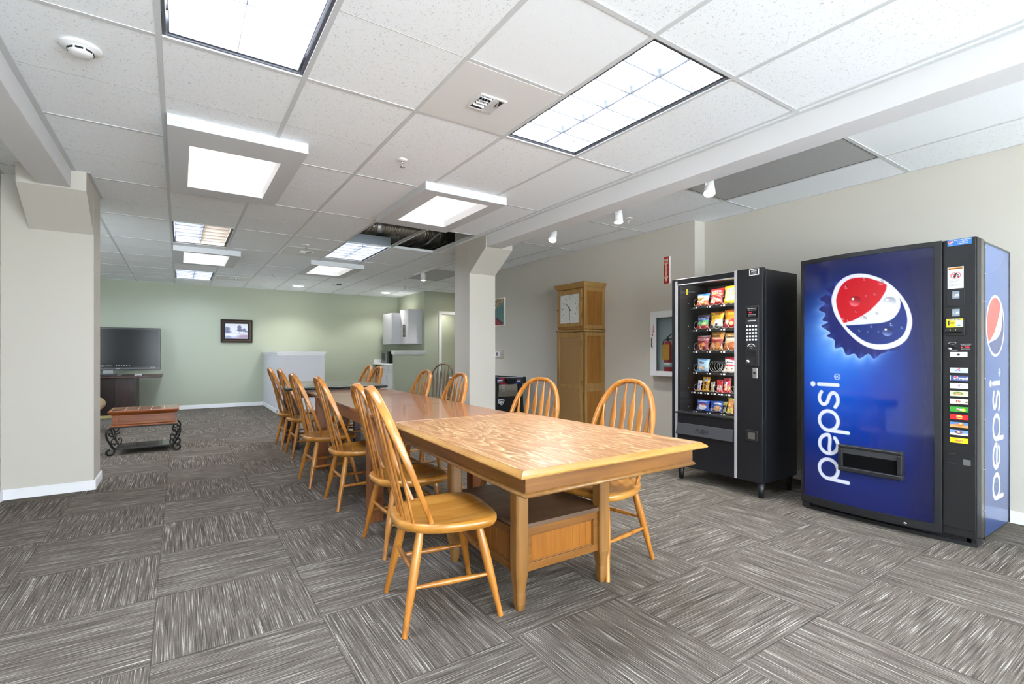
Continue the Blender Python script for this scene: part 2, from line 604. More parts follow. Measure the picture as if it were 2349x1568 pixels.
# left wall and the room that opens beyond the pillar
b = MB(); b.box(-1.30, -1.16, -3.1, 5.87, 0, 3.7); struct(b, 'wall_left', CREAM)
b = MB(); b.box(-3.42, -3.3, 5.75, 12.27, 0, 3.7); struct(b, 'wall_far_left', GREEN)
b = MB(); b.box(-3.3, -3.1, 5.75, 5.87, 0, 3.7); b.box(-2.0, -1.3, 5.75, 5.87, 0, 3.7); b.box(-3.1, -2.0, 5.75, 5.87, 0, 0.5); b.box(-3.1, -2.0, 5.75, 5.87, 2.3, 3.7); struct(b, 'wall_left_return', GREEN)
b = MB(); b.box(-3.1, -3.06, 5.77, 5.85, 0.5, 2.3); b.box(-2.04, -2.0, 5.77, 5.85, 0.5, 2.3); b.box(-3.06, -2.04, 5.77, 5.85, 0.5, 0.54); b.box(-3.06, -2.04, 5.77, 5.85, 2.26, 2.3)
fr3 = struct(b, 'window_3', TRIMW)  # unseen window, added to brighten the far wall and ceiling
# wall behind the viewpoint; its windows are added, unseen, for fill light
b = MB()
b.box(-1.3, 4.9, -3.22, -3.1, 0, 0.25); b.box(-1.3, 4.9, -3.22, -3.1, 2.35, 3.7)
for x0, x1 in ((-1.3, -0.9), (1.6, 1.8), (4.3, 4.9)):
    b.box(x0, x1, -3.22, -3.1, 0.25, 2.35)
struct(b, 'wall_front', CREAM)
PANE = glass('window_glass', (0.97, 0.98, 0.98), 0.04)
for i, (x0, x1) in enumerate(((-0.9, 1.6), (1.8, 4.3))):
    b = MB()
    xm = (x0 + x1) / 2
    for a, c in ((x0, x0 + 0.05), (xm - 0.025, xm + 0.025), (x1 - 0.05, x1)):
        b.box(a, c, -3.2, -3.12, 0.25, 2.35)
    b.box(x0, x1, -3.2, -3.12, 0.25, 0.30); b.box(x0, x1, -3.2, -3.12, 2.30, 2.35)
    fr = struct(b, 'window_%d' % (i + 1), TRIMW)
    g = MB(); g.box(x0 + 0.05, x1 - 0.05, -3.165, -3.155, 0.30, 2.30)
    g.build('pane', PANE, fr)
MB().box(-3.06, -2.04, 5.805, 5.812, 0.54, 2.26).build('pane', PANE, fr3)

# pillars with sloped brackets
def pillar(name, x0, x1, y0, y1, hx0, hx1):
    b = MB()
    b.box(x0, x1, y0, y1, 0, 3.7)
    b.prism([(y0 + 0.01, 2.15), (y0 + 0.01, H + 0.2), (5.06, H + 0.2), (5.06, 2.42)], hx0, hx1, 'x')
    return struct(b, name, CREAM)
pillar('wall_pillar_left', -1.16, -0.60, 5.46, 5.86, -1.0, -0.601)
pillar('wall_pillar_right', 3.03, 3.41, 5.46, 5.86, 3.031, 3.409)
# boxed beams resting on the brackets
b = MB(); b.box(-0.885, -0.69, -3.1, 5.055, 2.43, H + 0.1); struct(b, 'trim_beam_left', WHITE, 0.004)
b = MB(); b.box(3.04, 3.245, -3.1, 5.055, 2.42, H + 0.1); struct(b, 'trim_beam_right', WHITE, 0.004)

# baseboards
def base(name, x0, x1, y0, y1):
    b = MB(); b.box(x0, x1, y0, y1, 0, 0.07)
    dx, dy = (x1 - x0), (y1 - y0)
    if dx < dy: b.box(x0 + 0.2 * dx, x1 - 0.2 * dx, y0, y1, 0.07, 0.082)
    else: b.box(x0, x1, y0 + 0.2 * dy, y1 - 0.2 * dy, 0.07, 0.082)
    return struct(b, name, TRIMW, 0.002)
base('baseboard_back', -3.3, 1.55, YB - 0.014, YB)
base('baseboard_back_2', 2.42, 4.0, YB - 0.014, YB)
base('baseboard_left', -1.16, -1.146, -3.1, 5.446)
base('baseboard_pillar_front', -1.16, -0.586, 5.446, 5.46)
base('baseboard_pillar_side', -0.60, -0.586, 5.4601, 5.874)
base('baseboard_right', 4.706, 4.72, -3.1, 3.28)
base('baseboard_right_2', 4.536, 4.55, 3.28, 8.1)
base('baseboard_column_front', 3.016, 3.424, 5.446, 5.46)
base('baseboard_column_side', 3.016, 3.03, 5.4601, 5.874)
base('baseboard_pony', 3.93, 5.0, DY - 0.014, DY)

# ---------------------------------------------------------------- ceiling
GX = lambda i: -0.0753 + i * 0.6096
GY = lambda j: 2.7025 + j * 0.6175
SKYL = [  # curb x0,x1,y0,y1, hole x0,x1,y0,y1
    (-0.060, 0.725, 3.54, 4.985, 0.056, 0.600, 3.83, 4.78),
    (1.68, 2.475, 3.765, 5.00, 1.83, 2.35, 3.87, 4.79),
    (-0.065, 0.715, 7.84, 8.98, 0.050, 0.585, 7.925, 8.85),
    (1.66, 2.47, 7.93, 9.10, 1.78, 2.32, 7.965, 8.90)]
TROF = [(0, -2), (3, -2), (0, 6), (3, 6), (0, 12), (0, -7), (3, -7), (-4, 6), (-4, 12)]
LENS = (6, -2)
HOLES = [s[4:] for s in SKYL]
for i, j in TROF: HOLES.append((GX(i) + 0.012, GX(i + 1) - 0.012, GY(j) + 0.012, GY(j + 2) - 0.012))
HOLES.append((GX(3) + 0.012, GX(4) - 0.012, GY(4) + 0.012, GY(6) - 0.012))
HOLES.append((GX(4) + 0.012, GX(5) - 0.012, GY(4) + 0.012, GY(6) - 0.012))
DOWNL = [(2.10, 11.23), (4.03, 11.30)]
# x/y breaks of the panels
b = MB()
CX0, CX1, CY0, CY1 = -3.3, 6.6, -3.1, YB
SMOOTH = {(2, -3), (3, -3), (4, 2), (3, 2), (5, -1), (2, -1), (4, -3), (5, -3), (5, -5), (4, 4), (5, 1)}
def smoothcell(i, j): return ((i * 7 + j * 3) % 5 in (0, 3) and i > 1) or (i, j) in SMOOTH
strips = []
i0, i1 = -6, 12
for i in range(i0, i1):
    xa, xb = max(GX(i), CX0), min(GX(i + 1), CX1)
    if xb <= xa: continue
    for j in range(-10, 17):
        ya, yb = max(GY(j), CY0), min(GY(j + 1), CY1)
        if yb <= ya: continue
        jj = j - (j % 2)
        mi = 1 if smoothcell(i, jj) else 0
        xs, ys = {xa, xb}, {ya, yb}
        for h in HOLES:
            if h[1] > xa and h[0] < xb and h[3] > ya and h[2] < yb:
                for q in h[:2]:
                    if xa < q < xb: xs.add(q)
                for q in h[2:]:
                    if ya < q < yb: ys.add(q)
        xs, ys = sorted(xs), sorted(ys)
        for a in range(len(xs) - 1):
            for c in range(len(ys) - 1):
                mx, my = (xs[a] + xs[a + 1]) / 2, (ys[c] + ys[c + 1]) / 2
                if any(h[0] < mx < h[1] and h[2] < my < h[3] for h in HOLES): continue
                b.quad((xs[a], ys[c], H), (xs[a + 1], ys[c], H), (xs[a + 1], ys[c + 1], H), (xs[a], ys[c + 1], H), mi)
b.quad((-1.30, 5.87, H), (-1.30, 5.88, H), (-1.29, 5.88, H), (-1.29, 5.87, H))
struct(b, 'ceiling', [TILE, TILES])
# closed deck above the hung ceiling
b = MB(); b.box(-3.42, 6.62, -3.22, 12.27, 3.7, 3.8); struct(b, 'ceiling_deck', mat('dark_deck', '#2a2a29', 0.9))

# exposed grid: main runners along the room, cross tees, scored mid lines
def inhole(x, y):
    for s in SKYL:
        if s[0] - .005 < x < s[1] + .005 and s[2] - .005 < y < s[3] + .005: return True
    return False
g = MB()
W2 = 0.012
zb = H - 0.003
def strip(x0, x1, y0, y1, mi=0, z=zb):
    g.box(x0, x1, y0, y1, z, H + 0.03 if mi == 0 else H, mi)
def seg_y(x, y0, y1, wd, mi=0, z=zb):
    n = 40 if y1 - y0 > 3 else 6
    ys = np.linspace(y0, y1, max(2, int((y1 - y0) / 0.05) + 1))
    st = None
    for a, c in zip(ys[:-1], ys[1:]):
        ok = not inhole(x, (a + c) / 2)
        if ok and st is None: st = a
        if not ok and st is not None: strip(x - wd, x + wd, st, a, mi, z); st = None
    if st is not None: strip(x - wd, x + wd, st, ys[-1], mi, z)
for i in range(i0, i1):
    if CX0 < GX(i) < CX1: seg_y(GX(i), CY0, CY1, W2)
for i in range(i0, i1):
    xa, xb = max(GX(i), CX0) + W2, min(GX(i + 1), CX1) - W2
    if xb <= xa: continue
    js = set(range(-8, 17, 2))
    if i == 2: js.add(-1)
    if i == 5: js.discard(0)
    for j in range(-10, 17):
        y = GY(j)
        if not CY0 < y < CY1: continue
        if inhole((xa + xb) / 2, y): continue
        covered = any(h[0] < (xa + xb) / 2 < h[1] and h[2] < y < h[3] for h in HOLES)
        if covered: continue
        if j in js: strip(xa, xb, y - W2, y + W2)
        elif (i <= 1 or j > 6) and not smoothcell(i, j - 1): strip(xa, xb, y - 0.002, y + 0.002, 1, H - 0.0008)
# perimeter angles
for x0, x1, y0, y1 in ((CX0, 4.66, YB - 0.02, YB), (-0.69, -0.66, CY0, 5.06), (3.01, 3.04, CY0, 5.06), (3.245, 3.265, CY0, 5.06),
                       (4.53, 4.55, 3.28, 8.1), (4.70, 4.72, CY0, 3.28), (-0.60, -0.575, 5.06, 5.86), (-1.16, -1.14, CY0, 5.46)):
    g.box(x0, x1, y0, y1, H - 0.004, H + 0.001)
o = struct(g, 'trim_ceiling_grid', [GRIDM, SCORE])

# door casing and door leaf
b = MB()
b.box(4.99, 5.06, DY - 0.02, DY + 0.14, 0, 2.12)
b.box(5.86, 5.93, DY - 0.02, DY + 0.14, 0, 2.12)
b.box(5.0601, 5.8599, DY - 0.02, DY + 0.14, 2.05, 2.12)
struct(b, 'trim_door_casing', TRIMW, 0.004)
b = MB(); b.box(5.33, 5.84, 11.40, 11.545, 0.01, 2.03)
dr = struct(MB().box(5.82, 5.86, 9.72, 10.44, 0.01, 2.04), 'door_1', TRIMW, 0.003)
b = MB()
b.lathe([(0.0, 0), (0.028, 0), (0.028, 0.012), (0.012, 0.014), (0.012, 0.055), (0, 0.055)], (0, 0, 0), 14, axis='x')
b.xform(Matrix.Translation((5.82, 9.80, 0.97)) @ Matrix.Rotation(PI, 4, 'Z'))
b.tube([(5.772, 9.80, 0.97), (5.772, 9.90, 0.97)], 0.009)
b.build('door_handle', CHROME, dr)

# ================================================================== CEILING FIXTURES
def emit_mat(name, c, s):
    m = mat(name, c, 0.6)
    b = m.node_tree.nodes['Principled BSDF']
    b.inputs['Emission Color'].default_value = lin(c) + (1,)
    b.inputs['Emission Strength'].default_value = s
    return m
LAMPC = emit_mat('lamp_cool', '#e3edff', TROFFER_E)
LAMPW = emit_mat('lamp_warm', '#ffe2bf', TROFFER_E * 0.62)
REFL = mat('louver_aluminium', '#85888d', 0.35)

def troffer(i, j, label, warm=False, thin=False, group='fluorescent ceiling troffers'):
    x0, x1, y0, y1 = GX(i) + 0.014, GX(i + 1) - 0.014, GY(j) + 0.014, GY(j + 2) - 0.014
    t = thing('ceiling_troffer', label, 'ceiling light', ((x0 + x1) / 2, (y0 + y1) / 2, H), 0, group)
    b = WB()
    e = 0.012
    b.box(x0, x0 + e, y0, y1, H + 0.004, H + 0.11); b.box(x1 - e, x1, y0, y1, H + 0.004, H + 0.11)
    b.box(x0 + e, x1 - e, y0, y0 + e, H + 0.004, H + 0.11); b.box(x0 + e, x1 - e, y1 - e, y1, H + 0.004, H + 0.11)
    b.box(x0, x1, y0, y1, H + 0.125, H + 0.135)
    b.build('housing', mat('dark_troffer_steel', '#55565a', 0.4), t)
    xi0, xi1, yi0, yi1 = x0 + 0.022, x1 - 0.022, y0 + 0.022, y1 - 0.022
    xm = (xi0 + xi1) / 2
    zt = H + 0.095
    if warm:
        b = WB(); b.box(xi0, xm, yi0, yi1, zt, zt + 0.02); b.build('lamp_panel', LAMPC, t)
        b = WB(); b.box(xm, xi1, yi0, yi1, zt, zt + 0.02); b.build('lamp_panel', LAMPW, t, label='warm coloured lamp half')
    else:
        b = WB(); b.box(xi0, xi1, yi0, yi1, zt, zt + 0.02); b.build('lamp_panel', LAMPC, t)
    b = WB()
    z0, z1 = H + 0.010, H + 0.050
    tw = 0.0012 if thin else 0.0015
    top = 0.004 if thin else 0.020
    n = 3 if thin else 6
    # rim
    b.box(xi0, xi0 + 0.004, yi0, yi1, z0, z1 + 0.03); b.box(xi1 - 0.004, xi1, yi0, yi1, z0, z1 + 0.03)
    b.box(xi0, xi1, yi0, yi0 + 0.004, z0, z1 + 0.03); b.box(xi0, xi1, yi1 - 0.004, yi1, z0, z1 + 0.03)
    def vprof(c, tw_, top_):   # parabolic blade section
        L = [(c - tw_, z0)]; R = [(c + tw_, z0)]
        for q in (0.35, 0.65, 0.85, 1.0):
            L.append((c - tw_ - (top_ - tw_) * q ** 2, z0 + (z1 - z0) * q)); R.append((c + tw_ + (top_ - tw_) * q ** 2, z0 + (z1 - z0) * q))
        return L + R[::-1]
    b.prism([(p[0], p[1]) for p in vprof(xm, tw, top)], yi0, yi1, 'y', 0, True)
    for k in range(1, n):
        yc = yi0 + (yi1 - yi0) * k / n
        b.prism(vprof(yc, tw, top), xi0, xi1, 'x', 0, True)
    b.build('louver', REFL, t)
    if thin:
        b = WB()
        for xc in (xi0 + 0.12, xi1 - 0.12):
            b.tube([(xc, yi0 + 0.02, z1 + 0.016), (xc, yi1 - 0.02, z1 + 0.016)], 0.013, 12)
        b.build('fluorescent_tube', LAMPC, t)
    return t
troffer(0, -2, 'large fluorescent troffer at top left cut by the picture edge', thin=True)
troffer(3, -2, 'large two row louvred troffer beside the square air vent')
troffer(0, 6, 'louvred troffer with one warm peach coloured half', warm=True)
troffer(3, 6, 'louvred troffer right beside the open ceiling hole')
troffer(0, 12, 'small looking troffer farthest away above the green wall')
troffer(0, -7, 'added unseen troffer behind the viewpoint on the left side')  # this and the next stand out of view, added for fill light
troffer(3, -7, 'added unseen troffer behind the viewpoint on the right side')
troffer(-4, 6, 'added unseen troffer over the armchair behind the left pillar')  # left-room pair is unseen, added to brighten the far end
troffer(-4, 12, 'added unseen troffer over the television cabinet')

# unlit prismatic lens panel beyond the right beam
def lens_mat():
    m = mat('prismatic_lens', '#a4a5a6', 0.35)
    n, l = N(m)
    tc = n.new('ShaderNodeTexCoord'); ck = n.new('ShaderNodeTexVoronoi'); ck.inputs['Scale'].default_value = 90
    bp = n.new('ShaderNodeBump'); bp.inputs['Strength'].default_value = 0.5; bp.inputs['Distance'].default_value = 0.002
    l.new(tc.outputs['Object'], ck.inputs['Vector']); l.new(ck.outputs['Distance'], bp.inputs['Height'])
    l.new(bp.outputs[0], n['Principled BSDF'].inputs['Normal'])
    return m
LENSM = lens_mat()
for (i, j, lab) in ((6, -2, 'unlit grey prismatic light panel beyond the right beam'), (6, 8, 'unlit grey light panel beside the far track light')):
    t = thing('light_panel', lab, 'ceiling light', (GX(i) + 0.305, GY(j + 1), H), 0)
    b = WB(); b.box(GX(i) + 0.013, GX(i + 1) - 0.013, GY(j) + 0.013, GY(j + 2) - 0.013, H - 0.002, H - 0.0005)
    b.build('lens', LENSM, t)
    b = WB()
    X0, X1, Y0, Y1 = GX(i) + 0.0125, GX(i + 1) - 0.0125, GY(j) + 0.0125, GY(j + 2) - 0.0125
    for q in ((X0, X0 + 0.006, Y0, Y1), (X1 - 0.006, X1, Y0, Y1), (X0, X1, Y0, Y0 + 0.006), (X0, X1, Y1 - 0.006, Y1)):
        b.box(q[0], q[1], q[2], q[3], H - 0.004, H - 0.002)
    b.build('frame', mat('dark_troffer_steel', '#55565a'), t)

# light wells with dropped curbs
WELL = mat('light_well_paint', '#f2efed', 0.7)
SKYM = emit_mat('daylight_glazing', '#fdfdff', SKY_E)
CURB = paint('curb_paint', '#cfd1d3', 0.0002)
for (x0, x1, y0, y1, a0, a1, c0, c1), lab in zip(SKYL, (
        'large nearest dropped square skylight over the left side', 'dropped square skylight just before the open ceiling hole',
        'far left dropped skylight between two lit troffers', 'far dropped skylight beyond the troffer next to the ceiling hole')):
    t = thing('skylight', lab, 'skylight', ((a0 + a1) / 2, (c0 + c1) / 2, H), 0, 'dropped skylight wells')
    b = WB()
    zc = 2.50
    o_ = [(x0, y0), (x1, y0), (x1, y1), (x0, y1)]
    i_ = [(a0, c0), (a1, c0), (a1, c1), (a0, c1)]
    vs = [(p[0], p[1], zc) for p in o_] + [(p[0], p[1], zc) for p in i_] + [(p[0], p[1], H) for p in o_] + [(p[0], p[1], H) for p in i_]
    fs = []
    for k in range(4):
        q = (k + 1) % 4
        fs += [(k, q, 4 + q, 4 + k), (k, 8 + k, 8 + q, q), (4 + k, 4 + q, 12 + q, 12 + k), (8 + k, 12 + k, 12 + q, 8 + q)]
    b.add(vs, fs)
    b.build('curb_frame', CURB, t)
    b = WB()
    th = 0.012
    z1 = 3.5
    for q in ((a0 - th, a0, c0 - th, c1 + th), (a1, a1 + th, c0 - th, c1 + th), (a0, a1, c0 - th, c0), (a0, a1, c1, c1 + th)):
        b.box(q[0], q[1], q[2], q[3], H + 0.0005, z1)
    b.build('well', WELL, t)
    b = WB(); b.box(a0 - th, a1 + th, c0 - th, c1 + th, z1, z1 + 0.02); b.build('glazing', SKYM, t)

# air vents: white drop-in plate with a small louvred grille
def vent(x, y, label, plate):
    t = thing('air_vent', label, 'air vent', (x, y, H - 0.003), 0, 'square ceiling air vents')
    b = MB()
    if plate: b.box(-0.292, 0.292, -0.296, 0.296, -0.001, 0.0025)
    b.build('plate', mat('vent_plate', '#e0e0df', 0.5), t) if plate else None
    s = 0.072
    b = MB(); b.box(-s, s, -s, s, -0.0025, -0.0015); b.build('duct_opening', DARKIN, t)
    b = MB()
    e = s + 0.012
    b.box(-e, -s, -e, e, -0.008, -0.001); b.box(s, e, -e, e, -0.008, -0.001); b.box(-s, s, -e, -s, -0.008, -0.001); b.box(-s, s, s, e, -0.008, -0.001)
    b.build('rim', METALW, t)
    b = MB()
    def slat(x0, y0, x1, y1):
        d = Vector((x1 - x0, y1 - y0, 0)).normalized(); nrm = Vector((-d.y, d.x, 0)) * 0.008
        a, c = Vector((x0, y0, -0.003)), Vector((x1, y1, -0.003))
        b.add([a, c, c + nrm + Vector((0, 0, -0.012)), a + nrm + Vector((0, 0, -0.012)), a + Vector((0, 0, -.0012)), c + Vector((0, 0, -.0012)), c + nrm + Vector((0, 0, -0.0132)), a + nrm + Vector((0, 0, -0.0132))],
              [(0, 1, 2, 3), (7, 6, 5, 4), (0, 4, 5, 1), (2, 6, 7, 3), (0, 3, 7, 4), (1, 5, 6, 2)])
    for k in range(4):
        q = -s + 0.012 + k * 0.017
        slat(-s, q + .03, -0.004, q + .03) if k % 2 else slat(-0.004, q, -s, q)
        slat(0.004 + k * 0.018, s, 0.004 + k * 0.018, 0.0)
        slat(0.004 + k * 0.018, 0.0, 0.004 + k * 0.018 - 0.03 * (k > 1), -s)
        slat(-s + k * 0.017, -s, -s + k * 0.017, -0.01)
    b.build('grille', METALW, t)
vent(1.44, 2.395, 'white metal ceiling panel with small square air grille beside the big louvred troffer', True)
vent(1.47, 7.36, 'small air grille in the ceiling between smooth tiles near the open hole', True)
vent(0.86, 10.75, 'farthest air grille in the ceiling above the green wall', True)

# sprinkler heads
def sprinkler(x, y, label):
    t = thing('sprinkler_head', label, 'sprinkler', (x, y, H), 0, 'pendent sprinkler heads')
    MB().lathe([(0, 0), (0.038, 0), (0.038, -0.004), (0.026, -0.010), (0.012, -0.012), (0, -0.012)], seg=20).build('escutcheon', METALW, t)
    b = MB()
    b.lathe([(0, -0.01), (0.009, -0.01), (0.009, -0.026), (0.005, -0.03), (0, -0.03)], seg=12)
    for s in (-1, 1):
        b.tube([(0.008 * s, 0, -0.024), (0.013 * s, 0, -0.038), (0.004 * s, 0, -0.052)], 0.0022, 6)
    b.lathe([(0, -0.050), (0.019, -0.052), (0.019, -0.055), (0, -0.055)], seg=16)
    b.build('frame', CHROME, t)
sprinkler(1.352, 3.443, 'sprinkler head in the tile in front of the right skylight')
sprinkler(1.374, 6.86, 'sprinkler head near the middle air grille')
sprinkler(1.428, 9.83, 'sprinkler head between the two farthest skylights and the green wall')
sprinkler(3.909, 3.614, 'sprinkler head beside the middle track spotlight')
sprinkler(3.95, 9.9, 'sprinkler head near the kitchen corner')

t = thing('smoke_detector', 'round white smoke detector near the left beam', 'smoke detector', (-0.376, 3.0, H))
MB().lathe([(0, 0), (0.076, 0), (0.078, -0.008), (0.070, -0.014), (0.048, -0.018), (0.046, -0.030), (0.040, -0.038), (0.02, -0.042), (0, -0.042)], seg=40).build('body', METALW, t)
b = MB()
for k in range(8):
    a = k * PI / 4
    b.box(-0.014, 0.014, -0.0480, -0.0455, -0.029, -0.021)
    M_ = Matrix.Rotation(a, 4, 'Z')
    b.v[-8:] = [tuple(M_ @ Vector(p)) for p in b.v[-8:]]
b.build('vent_slot', DARKIN, t)
t = thing('strobe_unit', 'small boxy white detector on the far ceiling near the downlights', 'smoke detector', (2.72, 10.45, H))
MB().box(-0.11, 0.11, -0.06, 0.06, -0.025, 0).build('body', METALW, t, 0.008)
MB().box(-0.05, 0.05, -0.066, -0.0595, -0.022, -0.006).build('vent_slot', DARKIN, t)

for (x, y), lab in zip(DOWNL + [(5.45, 11.1), (5.3, 9.75)], ('round recessed downlight over the white low wall', 'round recessed downlight over the kitchen corner', 'recessed downlight in the hall beyond the doorway', 'recessed downlight in front of the doorway')):  # hall and doorway units are unseen, added to brighten hall and door wall
    t = thing('downlight', lab, 'ceiling light', (x, y, H), 0, 'round recessed downlights')
    MB().lathe([(0.10, 0), (0.13, 0), (0.13, -0.006), (0.10, -0.004)], seg=32).build('trim_ring', METALW, t)
    MB().lathe([(0, -0.001), (0.101, -0.001), (0.101, -0.004), (0, -0.004)], seg=32).build('lens', emit_mat('downlight_lens', '#fffaf0', 10), t)
    ld = bpy.data.lights.new('downlight_lamp', 'SPOT')
    ld.energy = 38; ld.spot_size = 2.2; ld.spot_blend = 0.5; ld.color = (1, 0.98, 0.94); ld.shadow_soft_size = 0.07
    lo = bpy.data.objects.new('downlight_lamp', ld); COL.objects.link(lo); lo.parent = t; lo.location = (0, 0, -0.012)

# track with spotlights behind the right beam
def tracklight(y0, y1, heads, label):
    t = thing('track_light', label, 'track light', (3.50, (y0 + y1) / 2, H - 0.003), 0, 'white ceiling tracks with spotlights')
    L = (y1 - y0) / 2
    MB().box(-0.018, 0.018, -L, L, -0.022, 0).build('track', METALW, t, 0.002)
    for (y, tilt, pan, on) in heads:
        yy = y - (y0 + y1) / 2
        M_ = Matrix.Translation((0, yy, -0.075)) @ Matrix.Rotation(pan, 4, 'Z') @ Matrix.Rotation(tilt, 4, 'X')
        b = MB()
        b.lathe([(0, 0.045), (0.028, 0.045), (0.036, 0.03), (0.040, -0.02), (0.046, -0.085), (0.042, -0.085), (0.036, -0.03), (0.0, -0.03)], seg=24)
        b.xform(M_)
        hd = b.build('spot_head', METALW, t)
        b = MB(); b.lathe([(0, -0.062), (0.041, -0.062), (0.041, -0.07), (0, -0.07)], seg=20); b.xform(M_)
        b.build('bulb', emit_mat('spot_bulb', '#fffaf2', 45), hd)
        b = MB()
        b.box(-0.014, 0.014, yy - 0.03, yy + 0.03, -0.035, -0.0205)
        for s in (-1, 1):
            b.tube([(0, yy, -0.03), (0.03 * s, yy, -0.04), (0.047 * s, yy, -0.06), (0.045 * s, yy, -0.085)], 0.004, 6)
        b.build('bracket', METALW, t)
        ld = bpy.data.lights.new('spot_lamp', 'SPOT')
        ld.energy = TRACK_W; ld.spot_size = 1.9; ld.spot_blend = 0.6; ld.color = (1, 0.97, 0.92); ld.shadow_soft_size = 0.035
        lo = bpy.data.objects.new('spot_lamp', ld); COL.objects.link(lo); lo.parent = t
        p = M_ @ Vector((0, 0, -0.095)); lo.location = p
        lo.rotation_euler = M_.to_euler()
    return t
# tilt about local x after a pan about z; the cone points down the local -z
tracklight(2.15, 4.6, [(2.39, 0.45, 2.2, 1), (3.37, 0.10, 2.3, 1), (4.36, 0.5, 2.1, 1)], 'white track with three lit spotlights behind the right beam')
tracklight(6.3, 8.32, [(7.95, 0.06, 2.4, 1)], 'white track with one spotlight beyond the right pillar')

# things seen through the open ceiling panels
FOIL = mat('foil_duct', '#8f8a7e', 0.3, 0.65)
def foil():
    n, l = N(FOIL)
    tc = n.new('ShaderNodeTexCoord'); mp = n.new('ShaderNodeMapping'); mp.inputs['Scale'].default_value = (14, 3, 3)
    nz = n.new('ShaderNodeTexNoise'); nz.inputs['Scale'].default_value = 3; nz.inputs['Detail'].default_value = 4
    bp = n.new('ShaderNodeBump'); bp.inputs['Strength'].default_value = 0.7; bp.inputs['Distance'].default_value = 0.02
    l.new(tc.outputs['Object'], mp.inputs[0]); l.new(mp.outputs[0], nz.inputs['Vector']); l.new(nz.outputs[0], bp.inputs['Height'])
    l.new(bp.outputs[0], n['Principled BSDF'].inputs['Normal'])
foil()
t = thing('air_duct', 'silver foil wrapped air duct inside the open ceiling hole', 'air duct', (2.3, 6.56, 2.87))
b = MB()
prof = []
for k in range(57):
    x = -1.1 + k * 0.035
    r = 0.14 + (0.012 * math.sin(k * 2.1) if x < -0.15 else 0.0) + (0.02 if -0.3 < x < -0.1 else 0)
    prof.append((r, x))
b.lathe([(0, -1.1)] + prof + [(0, prof[-1][1])], axis='x', seg=28)
b.build('duct', FOIL, t)
for x in (1.5, 2.9): WB().tube([(x, 6.56, 3.0), (x, 6.56, 3.70)], 0.005, 6).build('hanger_strap', STEELG, t)
b = MB(); b.lathe([(0.165, -0.12), (0.172, -0.10), (0.172, -0.07), (0.165, -0.05)], axis='x', seg=28); b.build('clamp_band', ALU, t)
t = thing('duct_trunk', 'wide ribbed metal trunk duct at right of the ceiling hole', 'air duct', (2.75, 6.9, 2.95))
b = MB()
for k in range(7):
    b.box(-0.35 + k * 0.2, -0.165 + k * 0.2, -0.10, 0.5, -0.10, 0.35)
    b.box(-0.167 + k * 0.2, -0.148 + k * 0.2, -0.112, 0.51, -0.112, 0.36)
b.build('trunk', FOIL, t)
for x in (2.45, 3.3):
    for y in (6.82, 7.38): WB().tube([(x, y, 3.29), (x, y, 3.70)], 0.006, 6).build('hanger_rod', STEELG, t)
tag(WB().box(GX(3) + 0.01, GX(4) - 0.02, GY(6) - 0.02, GY(6) - 0.015, H + 0.01, H + 0.125).build('fixture_backing', STEELG), 'blue grey steel end of the light fixture seen in the ceiling hole', 'light housing')
b = WB()
b.tube([(2.64, 5.95, 2.80), (2.62, 6.02, 2.74), (2.55, 6.10, 2.70), (2.52, 6.12, 2.66)], 0.004, 6)
b.tube([(2.64, 5.95, 2.80), (2.66, 5.9, 2.95), (2.67, 5.9, 3.70)], 0.004, 6)
tag(b.build('hanging_wire', BLACK), 'thin black wire hanging inside the open ceiling hole', 'wire')
b = WB(); b.tube([(2.96, 6.0, 3.70), (2.96, 6.0, 2.82), (2.84, 6.34, 2.66)], 0.012, 8)
tag(b.build('conduit_pipe', STEELG), 'short grey conduit at the right of the open ceiling hole', 'pipe')

# ================================================================== CHAIRS
def seat_outline(n=56, s=1.0):
    pts = []
    for k in range(n):
        a = 2 * PI * k / n
        ca, sa = math.cos(a), math.sin(a)
        ex = 0.44 if ca > 0 else 0.78
        x = 0.218 * math.copysign(abs(ca) ** ex, ca)
        wy = 0.230 if x > 0.03 else 0.230 - 0.045 * min(1.0, (0.03 - x) / 0.24)
        y = wy * math.copysign(abs(sa) ** (0.50 if ca > 0 else 0.70), sa)
        pts.append((x * s, y * s))
    return pts

